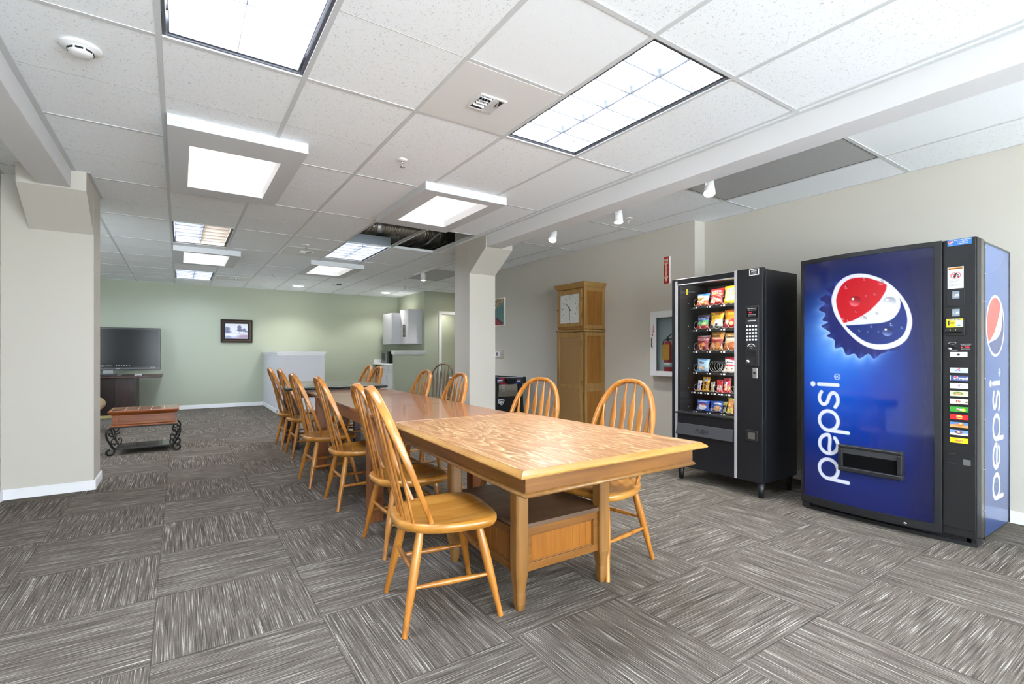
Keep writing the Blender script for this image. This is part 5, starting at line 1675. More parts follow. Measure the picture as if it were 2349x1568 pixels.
ringO = smooth_poly([(1.649, 1.525), (1.639, 1.583), (1.609, 1.645), (1.551, 1.688), (1.47, 1.697), (1.386, 1.67), (1.311, 1.62), (1.249, 1.544), (1.206, 1.461), (1.185, 1.368), (1.195, 1.29), (1.222, 1.232), (1.277, 1.193), (1.351, 1.18), (1.427, 1.198), (1.507, 1.259), (1.583, 1.354), (1.629, 1.436)], 3)
ringI = smooth_poly([(1.621, 1.516), (1.612, 1.573), (1.583, 1.635), (1.526, 1.671), (1.445, 1.67), (1.38, 1.646), (1.316, 1.608), (1.255, 1.531), (1.22, 1.449), (1.206, 1.376), (1.214, 1.304), (1.239, 1.256), (1.294, 1.22), (1.368, 1.211), (1.439, 1.233), (1.5, 1.283), (1.564, 1.353), (1.602, 1.434)], 3)
redP = [(1.640, 1.516), (1.632, 1.60), (1.593, 1.66), (1.526, 1.70), (1.445, 1.70), (1.36, 1.68), (1.300, 1.622), (1.316, 1.600), (1.319, 1.571), (1.331, 1.545), (1.350, 1.510), (1.375, 1.478), (1.409, 1.442), (1.457, 1.408), (1.513, 1.379), (1.573, 1.364), (1.64, 1.42)]
blueP = [(1.255, 1.545), (1.19, 1.449), (1.17, 1.376), (1.19, 1.29), (1.22, 1.22), (1.294, 1.18), (1.368, 1.18), (1.45, 1.21), (1.53, 1.283), (1.580, 1.348), (1.50, 1.349), (1.439, 1.351), (1.351, 1.355), (1.317, 1.362), (1.294, 1.373), (1.276, 1.388), (1.263, 1.406), (1.251, 1.428), (1.245, 1.451), (1.243, 1.484)]
capP = smooth_poly([(1.577, 1.699), (1.629, 1.647), (1.649, 1.628), (1.703, 1.615), (1.676, 1.583), (1.734, 1.551), (1.693, 1.514), (1.739, 1.473), (1.689, 1.44), (1.713, 1.394), (1.672, 1.377), (1.72, 1.353), (1.682, 1.322), (1.655, 1.299), (1.684, 1.278), (1.629, 1.251), (1.624, 1.189), (1.577, 1.199), (1.551, 1.142), (1.5, 1.153), (1.47, 1.118), (1.418, 1.153), (1.386, 1.117), (1.351, 1.15), (1.305, 1.17), (1.233, 1.213), (1.322, 1.484), (1.47, 1.636)], 3)

def arc(cx, cy_, r, a0, a1, n=20, ry=None):
    ry = r if ry is None else ry
    return [(cx + r * math.cos(math.radians(a0 + (a1 - a0) * k / n)), cy_ + ry * math.sin(math.radians(a0 + (a1 - a0) * k / n))) for k in range(n + 1)]
def catm(pts, k=6):
    out = []
    P = [pts[0]] + list(pts) + [pts[-1]]
    for i in range(1, len(P) - 2):
        p0, p1, p2, p3 = map(np.array, P[i - 1:i + 3])
        for tt in np.linspace(0, 1, k, endpoint=False):
            out.append(tuple(0.5 * ((2 * p1) + (-p0 + p2) * tt + (2 * p0 - 5 * p1 + 4 * p2 - p3) * tt * tt + (-p0 + 3 * p1 - 3 * p2 + p3) * tt ** 3)))
    out.append(tuple(pts[-1])); return out
# word in letter units: a along reading, b up (x height 1)
STROKES = []
def letter_p(a): return [arc(a + 0.53, 0.5, 0.44, 0, 360, 40), [(a + 0.09, 0.5), (a + 0.075, -0.38)]]
def letter_e(a): return [arc(a + 0.5, 0.5, 0.43, 0, 318, 34), catm([(a + 0.93, 0.5), (a + 0.80, 0.44), (a + 0.55, 0.44), (a + 0.30, 0.46), (a + 0.09, 0.42)])]
def letter_s(a): return [catm([(a + 0.70, 0.84), (a + 0.52, 0.93), (a + 0.33, 0.93), (a + 0.17, 0.83), (a + 0.14, 0.69), (a + 0.25, 0.56), (a + 0.42, 0.50), (a + 0.60, 0.42), (a + 0.69, 0.29), (a + 0.62, 0.14), (a + 0.45, 0.07), (a + 0.24, 0.08), (a + 0.05, 0.19)])]
STROKES = letter_p(0.0) + letter_e(1.17) + letter_p(2.22) + letter_s(3.35) + [[(4.40, 0.07), (4.40, 0.98)]]
def word_sd(A, B, wd=0.165):
    d = np.full(A.shape, 9.0)
    for s_ in STROKES:
        P = np.array(s_); m = 0.3
        sel = (A > P[:, 0].min() - m) & (A < P[:, 0].max() + m) & (B > P[:, 1].min() - m) & (B < P[:, 1].max() + m)
        if sel.any():
            dd = sd_line(A[sel], B[sel], s_) - wd / 2
            d[sel] = np.minimum(d[sel], dd)
    d = np.minimum(d, np.hypot(A - 4.40, B - 1.27) - 0.125)
    # registered mark
    rr = np.hypot(A - 4.78, B - 0.10)
    d = np.minimum(d, np.abs(rr - 0.125) - 0.014)
    d = np.minimum(d, sd_line(A, B, [(4.74, 0.03), (4.74, 0.17), (4.80, 0.17), (4.82, 0.13), (4.80, 0.10), (4.75, 0.10)]) - 0.014)
    d = np.minimum(d, sd_line(A, B, [(4.79, 0.10), (4.83, 0.03)]) - 0.014)
    return d
DROPS = [(1.497, 1.512, 0.036), (1.302, 1.489, 0.036), (1.345, 1.621, 0.016), (1.445, 1.389, 0.018), (1.374, 1.413, 0.014), (1.311, 1.298, 0.030), (1.291, 1.344, 0.012),
         (1.551, 1.613, 0.013), (1.44, 1.655, 0.010), (1.40, 1.335, 0.009), (1.47, 1.31, 0.009), (1.57, 1.395, 0.010), (1.54, 1.38, 0.008), (1.235, 1.32, 0.009), (1.265, 1.455, 0.007), (1.38, 1.55, 0.010), (1.42, 1.30, 0.006), (1.36, 1.30, 0.006), (1.43, 1.54, 0.006), (1.49, 1.44, 0.008)]
def frontC(Y, Z):
    aa = 0.0045
    f = lambda c: hexa(c)
    # printed night-blue to royal-blue field
    g = np.exp(-(((Y - 1.66) / 0.33) ** 2 + ((Z - 1.02) / 0.36) ** 2))
    g2 = np.exp(-(((Y - 1.62) / 0.22) ** 2 + ((Z - 1.28) / 0.26) ** 2))
    mid = np.exp(-(((Y - 1.55) / 0.40) ** 2 + ((Z - 0.85) / 0.60) ** 2))
    base = f('#0b1142') + 0 * Y[..., None]
    base = base + (f('#07308c') - base) * (mid[..., None] * 0.9)
    base = base + (f('#0850bc') - base) * np.clip(g[..., None], 0, 1) * 0.9
    base = base + (f('#5a94e0') - base) * np.clip(g2[..., None] * 0.75, 0, 1)
    # dark right band
    dk = np.clip((1.24 - Y) / 0.18, 0, 1)[..., None] * 0.8
    base = base + (f('#0a0d2b') - base) * dk
    # cap skirt: halo, dark crimps with pale ridges
    sd = sd_poly(Y, Z, capP)
    base = base + (f('#9cc3f2') - base) * (np.exp(-np.clip(sd, 0, 1) / 0.03) * np.clip((1.62 - Z) / 0.3, 0, 1) * np.clip((Y - 1.25) / 0.2, 0, 1))[..., None] * 0.75
    cap = f('#131d5e') + 0 * Y[..., None]
    ang = np.arctan2(Z - 1.42, Y - 1.42)
    rad = np.hypot((Y - 1.42), (Z - 1.42))
    rid = np.clip(np.cos(ang * 22) * 0.5 + 0.5, 0, 1) ** 6 * np.clip((rad - 0.24) / 0.05, 0, 1)
    cap = cap + (f('#3f5cb8') - cap) * (rid * 0.55)[..., None]
    base = over(base, cap, sd, aa)
    # disc
    base = over(base, '#cfd0da', sd_poly(Y, Z, ringO), aa)
    sI = sd_poly(Y, Z, ringI)
    ins = f('#c9cad3') + 0 * Y[..., None]
    ins = over(ins, '#b60c1d', sd_poly(Y, Z, redP), aa)
    ins = over(ins, '#0b2468', sd_poly(Y, Z, blueP), aa)
    base = over(base, ins, sI, aa)
    # white gap ring keeps the wave joined to the rim
    base = over(base, '#cfd0da', np.maximum(np.abs(sI) - 0.0035, -1), aa)
    # printed water drops
    for (y, z, r) in DROPS:
        d = np.hypot(Y - y, (Z - z)) - r
        ny, nz = (Y - y) / r, (Z - z) / r
        lit = np.clip(0.5 + 0.5 * (ny * 0.3 - nz * 0.95), 0, 1)[..., None]
        colr = base * (0.70 + 0.1 * lit) + 0.45 * lit ** 2
        base = over(base, np.clip(colr, 0, 1), d, aa)
        base = over(base, '#ffffff', np.hypot(Y - y - r * 0.35, Z - z - r * 0.45) - r * 0.2, aa)
    A = (Z - 0.248) / 0.1553; B = (Y - 1.596) / 0.1465
    return over(base, '#cbcfd9', word_sd(A, B) * 0.15, aa)
PRINTG = art_mat('glossy_backlit_print', 0.08, coat=0.5)
grid_obj('front_panel', lambda Y, Z: (fx(Y) - 0.0005, Y, Z), frontC, np.linspace(1.078, 1.850, 260), np.linspace(0.105, 1.815, 560), PRINTG, t, off=t.location)
# control column
b = WB(); b.box(3.897, 4.035, PY0, 1.046, 0.055, PZ); b.box(3.893, 3.90, PY0, 1.044, 0.10, PZ - 0.002)
cc = b.build('control_column', mat('column_black', '#17181a', 0.45), t, 0.003)
CX = 3.893
def cb(B, y0, y1, z0, z1, d0, d1=0.0, mi=0): B.box(CX - d0, CX - d1, min(y0, y1), max(y0, y1), z0, z1, mi)
b = WB(); b.box(3.99, 4.06, PY0 - 0.002, PY0 + 0.012, 0.04, PZ + 0.002); b.build('door_edge', mat('chrome_dull', '#77756d', 0.25, 0.9), t, 0.003)
b = WB(); b.box(4.036, 4.074, PY0 + 0.006, PY0 + 0.03, 0.03, PZ); b.build('hinge_gap', DARKIN, t)
b = WB(); b.box(3.905, 3.912, PY0 - 0.003, PY0, 0.06, PZ - 0.005); b.box(3.912, 3.99, PY0 - 0.001, PY0, 0.06, PZ); b.build('door_side', BLACK, t)
b = WB()
for z in (1.80, 1.64, 1.47, 1.27, 1.0, 0.75, 0.45, 0.2): b.lathe([(0, 0), (0.006, 0), (0.005, -0.005), (0, -0.006)], (4.055, PY0 - 0.0015, z), 8, axis='y')
b.build('rivet', CHROME, t)
# side print
def sideC(X, Z):
    aa = 0.004
    f = hexa
    base = f('#29497f') + 0 * X[..., None]
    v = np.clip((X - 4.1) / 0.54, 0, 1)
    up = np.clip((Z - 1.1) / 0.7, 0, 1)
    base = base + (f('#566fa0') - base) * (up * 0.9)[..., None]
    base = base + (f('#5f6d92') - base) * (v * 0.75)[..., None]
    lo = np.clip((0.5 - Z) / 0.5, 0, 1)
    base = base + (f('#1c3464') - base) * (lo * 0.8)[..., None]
    cx, cz = 4.318, 1.33
    c, s_ = math.cos(-0.10), math.sin(-0.10)
    dx, dz = (X - cx), (Z - cz)
    ex, ez = dx * c - dz * s_, dx * s_ + dz * c
    q = np.hypot(ex / 0.205, ez / 0.195)
    base = over(base, '#e6e7e4', (q - 1) * 0.2, aa)
    q2 = np.hypot(ex / 0.187, ez / 0.180)
    ins = f('#e6e7e4') + 0 * X[..., None]
    ins = over(ins, '#c4493f', sd_poly(X, Z, [(4.10, 1.2), (4.09, 1.45), (4.20, 1.55), (4.33, 1.56), (4.44, 1.52), (4.43, 1.45), (4.40, 1.40), (4.355, 1.344), (4.29, 1.285), (4.20, 1.235)]), aa)
    ins = over(ins, '#33426f', sd_poly(X, Z, [(4.16, 1.215), (4.16, 1.1), (4.3, 1.08), (4.55, 1.12), (4.55, 1.45), (4.47, 1.43), (4.468, 1.36), (4.445, 1.305), (4.40, 1.27), (4.33, 1.245), (4.24, 1.232)]), aa)
    base = over(base, ins, (q2 - 1) * 0.18, aa)
    A = (Z - 0.215) / 0.1705; B = (4.425 - X) / 0.170
    return over(base, '#dcdcd8', word_sd(A, B) * 0.17, aa)
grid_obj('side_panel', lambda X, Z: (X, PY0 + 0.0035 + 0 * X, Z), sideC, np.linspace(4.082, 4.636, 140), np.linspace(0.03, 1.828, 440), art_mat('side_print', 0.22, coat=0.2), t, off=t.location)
b = WB(); b.box(4.074, 4.083, PY0 - 0.001, PY0 + 0.004, 0.02, 1.836); b.box(4.634, 4.642, PY0 - 0.001, PY0 + 0.004, 0.02, 1.836); b.box(4.074, 4.642, PY0 - 0.001, PY0 + 0.004, 1.828, 1.838)
b.build('side_trim', mat('chrome_dull', '#77756d'), t)
# delivery opening
b = WB()
y0, y1, z0, z1 = 1.222, 1.590, 0.345, 0.525
xo = 3.80
for q in ((y0, y1, z1 - 0.022, z1), (y0, y1, z0, z0 + 0.030), (y0, y0 + 0.028, z0 + 0.03, z1 - 0.022), (y1 - 0.028, y1, z0 + 0.03, z1 - 0.022)):
    b.box(xo, 3.86, *q)
dl = b.build('delivery_frame', mat('frame_black', '#202123', 0.35), t, 0.006)
b = WB(); b.box(3.818, 3.8225, y0 + 0.028, y1 - 0.028, z0 + 0.030, z1 - 0.055); b.build('delivery_recess_plate', mat('recess_shade_black', '#050506', 0.8, spec=0.1), dl)  # flat plate; the shade of the recess is put into its black
b = WB(); b.prism([(3.806, z1 - 0.022), (3.82, z1 - 0.022), (3.82, z1 - 0.06), (3.816, z1 - 0.06)], y0 + 0.028, y1 - 0.028, 'y'); b.build('delivery_flap', mat('flap_grey', '#3c3d3f', 0.4), dl)
# stickers and controls
def artrect(name, y0, y1, z0, z1, d, C, parent, m=None, n=(60, 60)):
    ya, yb_ = max(y0, y1), min(y0, y1)
    off = Vector((0, 0, 0)); q = parent
    while q is not None: off = off + q.location; q = q.parent
    return grid_obj(name, lambda u, v: (CX - d + 0 * u, ya + (yb_ - ya) * u, z0 + (z1 - z0) * v), C, np.linspace(0, 1, n[0]), np.linspace(0, 1, n[1]), m or art_mat('sticker_print', 0.4), parent, off=off)
def solid(c, u): return hexa(c) + 0 * u[..., None]
def globe(base, u, v, cu, cv, ru, rv, aa=0.03):
    q = np.hypot((u - cu) / ru, (v - cv) / rv)
    base = over(base, '#e9e9ee', (q - 1) * min(ru, rv), aa)
    base = over(base, '#cc2233', np.maximum((q - 0.86) * min(ru, rv), -( (v - cv) / rv - 0.15 - 0.5 * (u - cu) / ru) * min(ru, rv)), aa)
    base = over(base, '#1c3f9c', np.maximum((q - 0.86) * min(ru, rv), ((v - cv) / rv + 0.35 - 0.35 * (u - cu) / ru) * min(ru, rv)), aa)
    return base
def c_top(u, v):
    b_ = solid('#2f7ac6', u)
    return globe(b_, u, v, 0.15, 0.55, 0.11, 0.33)
st = artrect('service_sticker', 1.022, 0.910, 1.806, 1.844, 0.0012, c_top, cc)
b = WB()
for k, s_ in enumerate(('FOR PROMPT SERVICE', 'CALL PEPSI AT', '1-800-647-1212')):
    text_mesh(b, s_, (CX - 0.0016, 0.951, 1.8335 - k * 0.0105), (0, -1, 0), (0, 0, 1), 0.0079, bold=0.03)
text_mesh(b, 'pepsi', (CX - 0.0016, 1.006, 1.808), (0, -1, 0), (0, 0, 1), 0.008)
b.build('lettering', STICKW, st)
def c_warn(u, v):
    b_ = solid('#d9d9da', u)
    b_ = over(b_, '#e0922a', np.maximum(np.abs(u - 0.5) - 0.44, np.abs(v - 0.93) - 0.045), 0.02)
    b_ = over(b_, '#3a2410', sd_poly(u, v, [(0.06, 0.895), (0.20, 0.895), (0.13, 0.965)]), 0.02)
    b_ = over(b_, '#1c1c1e', sd_poly(u, v, [(0.36, 0.52), (0.50, 0.50), (0.58, 0.70), (0.44, 0.72)]), 0.02)
    b_ = over(b_, '#1c1c1e', sd_line(u, v, [(0.56, 0.70), (0.66, 0.62), (0.64, 0.52), (0.72, 0.48)]) - 0.02, 0.02)
    q = np.hypot((u - 0.5) / 0.30, (v - 0.61) / 0.14)
    b_ = over(b_, '#c62a2e', (np.abs(q - 1) - 0.07) * 0.16, 0.02)
    b_ = over(b_, '#c62a2e', sd_line(u, v, [(0.27, 0.68), (0.72, 0.52)]) - 0.014, 0.02)
    return b_
wn = artrect('warning_sticker', 1.021, 0.946, 1.547, 1.678, 0.0012, c_warn, cc, n=(70, 110))
b = WB()
text_mesh(b, 'WARNING', (CX - 0.0016, 0.975, 1.6645), (0, -1, 0), (0, 0, 1), 0.009, bold=0.04)
for k, s_ in enumerate(('Tipping or rocking', 'may cause serious', 'injury or death.', '', 'Vending machine will', 'not dispense free', 'product.')):
    if s_: text_mesh(b, s_, (CX - 0.0016, 1.015, 1.598 - k * 0.0068), (0, -1, 0), (0, 0, 1), 0.0062, align='LEFT')
b.build('lettering', INK, wn)
b = WB(); cb(b, 1.026, 0.940, 1.438, 1.546, 0.004); b.build('cover_plate', mat('cover_black', '#1b1d20', 0.4), cc, 0.002)
for z0_ in (1.487, 1.380):
    b = WB(); cb(b, 0.998, 0.965, z0_, z0_ + 0.043, 0.0052, 0.0); ps = b.build('price_sticker', GREYST, cc)
    b = WB(); text_mesh(b, '1.25', (CX - 0.0058, 0.9815, z0_ + 0.013), (0, -1, 0), (0, 0, 1), 0.019, bold=0.04); b.build('lettering', STICKW, ps)
def c_yel(u, v):
    b_ = solid('#e3cf22', u)
    b_ = over(b_, '#c4dfd8', np.maximum(0.55 - u, np.abs(v - 0.42) - 0.36), 0.02)
    b_ = over(b_, '#2a2a22', np.maximum(np.abs(u - 0.14) - 0.045, np.abs(v - 0.5) - 0.28), 0.02)
    b_ = over(b_, '#e9e9e4', np.maximum(np.abs(u - 0.5) - 0.32, np.abs(v - 0.88) - 0.08), 0.02)
    b_ = over(b_, '#2f8a6c', sd_poly(u, v, [(0.62, 0.14), (0.86, 0.14), (0.78, 0.30)]), 0.02)
    b_ = over(b_, '#dfe9e6', sd_line(u, v, [(0.62, 0.62), (0.90, 0.30)]) - 0.02, 0.02)
    b_ = over(b_, '#7a6a16', np.maximum(np.abs(u - 0.36) - 0.12, np.minimum(np.abs(v - 0.58), np.abs(v - 0.42)) - 0.03), 0.02)
    return b_
ys_ = artrect('bill_instruction_sticker', 1.024, 0.946, 1.313, 1.365, 0.0115, c_yel, cc)
b = WB(); text_mesh(b, 'INSERT BILL HERE', (CX - 0.0119, 0.985, 1.3555), (0, -1, 0), (0, 0, 1), 0.0068, bold=0.03); b.build('lettering', INK, ys_)
b = WB(); cb(b, 1.028, 0.938, 1.262, 1.368, 0.011); ba = b.build('bill_acceptor', mat('acceptor_black', '#1c1d1f', 0.3), cc, 0.003)
b = WB(); b.prism([(CX - 0.011, 1.308), (CX - 0.028, 1.302), (CX - 0.028, 1.285), (CX - 0.011, 1.280)], 0.950, 1.026, 'y'); b.build('bill_lip', BLACK, ba, 0.002)
b = WB(); cb(b, 1.003, 1.000, 1.294, 1.300, 0.0285, 0.028); cb(b, 0.978, 0.975, 1.294, 1.300, 0.0285, 0.028); b.build('indicator', YEL, ba)
b = WB(); b.lathe([(0, 0), (0.009, 0), (0.0095, -0.006), (0, -0.007)], (CX, 1.012, 1.183), 16, axis='x'); b.build('coin_button', ALU, cc)
b = WB(); pts = [(CX - 0.003, 1.006, 1.208), (CX - 0.006, 0.99, 1.198), (CX - 0.003, 0.978, 1.190)]; b.tube(pts, 0.006, 8); b.build('coin_slot', BLACK, cc)
b = WB()
b.tube([(CX - 0.001, 0.998 - 0.018 * math.cos(a) , 1.217 + 0.006 * math.sin(a)) for a in np.linspace(0.2, 5.8, 16)], 0.0009, 5)
for k, (s_, z_) in enumerate((('USE EXACT CHANGE', 1.209), ('WHEN FLASHING', 1.203), ('EXACT CHANGE', 1.180))): text_mesh(b, s_, (CX - 0.0012, 0.936, z_), (0, -1, 0), (0, 0, 1), 0.0055)
text_mesh(b, 'COIN RETURN', (CX - 0.0012, 0.990, 1.172), (0, -1, 0), (0, 0, 1), 0.0045)
b.build('lettering', STICKW, cc)
b = WB(); text_mesh(b, '0.00', (CX - 0.0012, 0.930, 1.1885), (0, -1, 0), (0, 0, 1), 0.011, bold=0.03)
b.lathe([(0, 0), (0.0035, 0), (0.003, -0.002), (0, -0.002)], (CX - 0.0003, 0.956, 1.192), 8, axis='x'); b.build('digits', emit_mat('led_red', '#d02038', 0.8), cc)
b = WB(); cb(b, 1.010, 0.929, 1.134, 1.163, 0.004); lp = b.build('lock_plate', METALW, cc, 0.002)
b = WB(); b.lathe([(0, 0), (0.007, 0), (0.006, -0.004), (0, -0.004)], (CX - 0.004, 0.969, 1.148), 12, axis='x'); b.build('lock_cylinder', BLACK, lp)
b = WB(); cb(b, 1.042, 0.896, 1.1085, 1.1105, 0.0004); b.build('panel_joint', DARKIN, cc)
BT = [  # base, kind, word, word colour
    ('#b9c6da', 'globe', '', '#ffffff'), ('#3f4f85', 'globe2', 'pepsi', '#f1f2f6'), ('#d3d6da', 'wave', '', ''), ('#c6d0ae', 'leaf', '', ''), ('#d9d2bf', 'plain', 'Dr', '#a4262e'),
    ('#3e9a3c', 'up', '7up', '#f4f4ee'), ('#c6202c', 'oval', 'Squirt', '#a8202a'), ('#5b86c8', 'orange', 'Fanta', '#e8832a'), ('#6f93c4', 'cup', '', ''), ('#e8c920', 'plain', 'Squirt', '#b0302c')]
def btnC(kind, basec):
    def C(u, v):
        b_ = solid(basec, u)
        if kind == 'globe': b_ = over(b_, '#8698b8', sd_poly(u, v, [(0.2, 0.3), (0.5, 0.35), (0.62, 0.8), (0.4, 0.75)]), 0.04); b_ = globe(b_, u, v, 0.52, 0.62, 0.09, 0.3); b_ = over(b_, '#e8ecf2', np.hypot((u - 0.15) / 0.14, (v - 0.25) / 0.2) * 0.2 - 0.2, 0.04)
        if kind == 'globe2': b_ = over(b_, '#6070a2', v - 0.14, 0.03); b_ = globe(b_, u, v, 0.34, 0.52, 0.13, 0.38); b_ = over(b_, '#c9cbb0', u - 0.05, 0.02)
        if kind == 'wave': b_ = over(b_, '#c42e3c', sd_poly(u, v, [(0.46, 0.75), (0.60, 0.80), (0.54, 0.5)]), 0.03); b_ = over(b_, '#2a4594', sd_poly(u, v, [(0.42, 0.62), (0.52, 0.3), (0.56, 0.4)]), 0.03); b_ = over(b_, '#9fa6b4', sd_line(u, v, [(0.2, 0.5), (0.44, 0.66)]) - 0.03, 0.03); b_ = over(b_, '#9aa0ab', np.abs(np.hypot((u - 0.70) / 0.06, (v - 0.42) / 0.2) - 1) * 0.06 - 0.015, 0.03)
        if kind == 'leaf':
            b_ = over(b_, '#6f9248', np.hypot((u - 0.45) / 0.28, (v - 0.55) / 0.32) * 0.3 - 0.3, 0.05)
            for (a, c_) in ((0.36, 0.5), (0.46, 0.42), (0.55, 0.52)): b_ = over(b_, '#cf9a6a', np.hypot((u - a) / 0.07, (v - c_) / 0.2) * 0.07 - 0.07, 0.03)
        if kind == 'plain' and basec == '#d9d2bf': b_ = over(b_, '#6d6a5a', sd_poly(u, v, [(0.80, 0.35), (0.97, 0.7), (0.97, 0.2)]), 0.03)
        if kind == 'up': b_ = over(b_, '#c9d84a', np.hypot((u - 0.75) / 0.12, (v - 0.4) / 0.3) * 0.12 - 0.12, 0.05); b_ = over(b_, '#c42e2c', np.hypot((u - 0.47) / 0.06, (v - 0.45) / 0.25) * 0.06 - 0.06, 0.03)
        if kind == 'oval': b_ = over(b_, '#e9c56a', np.hypot((u - 0.52) / 0.19, (v - 0.5) / 0.38) * 0.19 - 0.19, 0.03)
        if kind == 'orange': b_ = over(b_, '#e9a05a', v - 0.45 - 0.1 * np.sin(u * 7), 0.04); b_ = over(b_, '#e8832a', np.hypot((u - 0.62) / 0.16, (v - 0.6) / 0.3) * 0.16 - 0.16, 0.03); b_ = over(b_, '#f0c79a', np.hypot((u - 0.6) / 0.08, (v - 0.72) / 0.14) * 0.08 - 0.08, 0.03)
        if kind == 'cup': b_ = over(b_, '#dfe4ec', v - 0.35 - 0.1 * np.sin(u * 9), 0.04); b_ = over(b_, '#7d3a30', np.hypot((u - 0.48) / 0.2, (v - 0.6) / 0.3) * 0.2 - 0.2, 0.03); b_ = over(b_, '#efe8e2', np.hypot((u - 0.48) / 0.1, (v - 0.62) / 0.16) * 0.1 - 0.1, 0.03)
        if basec == '#e8c920': b_ = over(b_, '#f0dc6a', np.hypot((u - 0.58) / 0.16, (v - 0.5) / 0.36) * 0.16 - 0.16, 0.03)
        b_ = over(b_, b_ * 0.6 + 0.38, 0.5 - np.abs(u - 0.5) - 0.02, 0.01) if False else b_
        return b_
    return C
for k, (bc, kind, word, wc) in enumerate(BT):
    z1_ = 1.069 - k * 0.0468; z0_ = z1_ - 0.031
    b = WB(); cb(b, 1.012, 0.922, z0_ - 0.003, z1_ + 0.003, 0.003); fr = b.build('button_frame', DARKIN, cc, 0.001)
    a_ = artrect('selection_button', 1.009, 0.925, z0_, z1_, 0.0058, btnC(kind, bc), fr, art_mat('button_print', 0.2, coat=0.5), (50, 24))
    if word:
        b = WB(); yc_ = {'pepsi': 0.9465, 'Dr': 0.969}.get(word, 0.965)
        text_mesh(b, word, (CX - 0.0063, yc_, (z0_ + z1_) / 2 - 0.005), (0, -1, 0), (0, 0, 1), 0.018 if word != 'Squirt' else 0.013, bold=0.03, sx=1.1); b.build('lettering', mat('print_' + wc[1:], wc, 0.4), a_)
b = WB(); cb(b, 0.949, 0.915, 0.488, 0.521, 0.003); b.build('coin_return', mat('coin_cup', '#8a8d90', 0.3, 0.8), cc, 0.001)
b = WB(); cb(b, 1.018, 0.985, 0.489, 0.492, 0.003); b.build('seam_strip', mat('strip_grey', '#3f4042', 0.4), cc)
b = WB(); cb(b, 1.018, 0.985, 0.545, 0.548, 0.002); b.build('seam_strip', mat('strip_grey', '#3f4042', 0.4), cc)
# base: recessed kick plate and feet
b = WB(); b.box(3.93, 4.60, 0.92, 1.85, 0.0, 0.055)
b.build('kick_plate', BLACK, t)
b = WB(); b.prism([(3.90, 1.845), (3.90, 1.80), (3.895, 1.4), (3.905, 1.1), (3.93, 0.897), (4.05, 0.897), (4.05, 1.845)], 0.0, 0.022, 'z'); b.build('base_rail', BLACK, t, 0.003)
b = WB(); b.box(3.885, 3.94, 1.815, 1.868, 0.012, 0.052); b.build('levelling_foot', BLACK, t, 0.004)
b = WB(); b.box(3.93, 4.02, 0.893, 0.945, 0.0, 0.05); b.build('levelling_foot', BLACK, t, 0.004)
b = WB(); b.lathe([(0, 0), (0.010, 0), (0.010, 0.004), (0, 0.004)], (float(fx(1.22)) - 0.008, 1.22, 0.07), 8, axis='x'); b.build('door_bolt', CHROME, t)

# ================================================================== BACK WALL
# white boxed low wall
b = MB(); b.box(1.55, 2.415, 10.30, YB, 0, 1.125); struct(b, 'wall_low_white', WHITE2)
b = MB()
b.box(1.52, 2.45, 10.27, YB, 1.162, 1.180); b.box(1.53, 2.435, 10.282, YB, 1.135, 1.162); b.box(1.54, 2.425, 10.29, YB, 1.105, 1.135)
struct(b, 'trim_low_wall_cap', TRIMW, 0.004)
base('baseboard_low_wall', 1.536, 1.55, 10.286, YB - 0.014)
base('baseboard_low_wall_front', 1.536, 2.43, 10.286, 10.30)

# picture
t = thing('framed_picture', 'small framed landscape of misty trees on the green wall', 'picture', (1.028, YB, 1.62))
x0, x1, z0, z1 = 0.728, 1.328, 1.375, 1.868
b = WB()
prof = [(0.0, 0.0), (0.0, 0.035), (0.012, 0.042), (0.024, 0.030), (0.060, 0.022), (0.075, 0.030), (0.085, 0.018), (0.085, 0.0)]
R_ = []
for e, d in prof: R_.append([(x0 + e, YB - 0.001 - d, z0 + e), (x1 - e, YB - 0.001 - d, z0 + e), (x1 - e, YB - 0.001 - d, z1 - e), (x0 + e, YB - 0.001 - d, z1 - e)])
b.loft(R_, 0, False, caps=False)
fr = b.build('frame', mat('dark_brown_frame', '#2d211b', 0.4), t)
b = WB()
e = 0.042
nx, nz = 26, 20
for k in range(nx):
    for z in (z0 + e, z1 - e):
        x = x0 + e + (x1 - x0 - 2 * e) * (k + 0.5) / nx
        b.lathe([(0, 0), (0.008, 0), (0.006, -0.008), (0, -0.009)], (x, YB - 0.025, z), 6, axis='y')
for k in range(nz):
    for x in (x0 + e, x1 - e):
        z = z0 + e + (z1 - z0 - 2 * e) * (k + 0.5) / nz
        b.lathe([(0, 0), (0.008, 0), (0.006, -0.008), (0, -0.009)], (x, YB - 0.025, z), 6, axis='y')
b.build('beading', mat('bronze_bead', '#7b6149', 0.35, 0.5), fr)
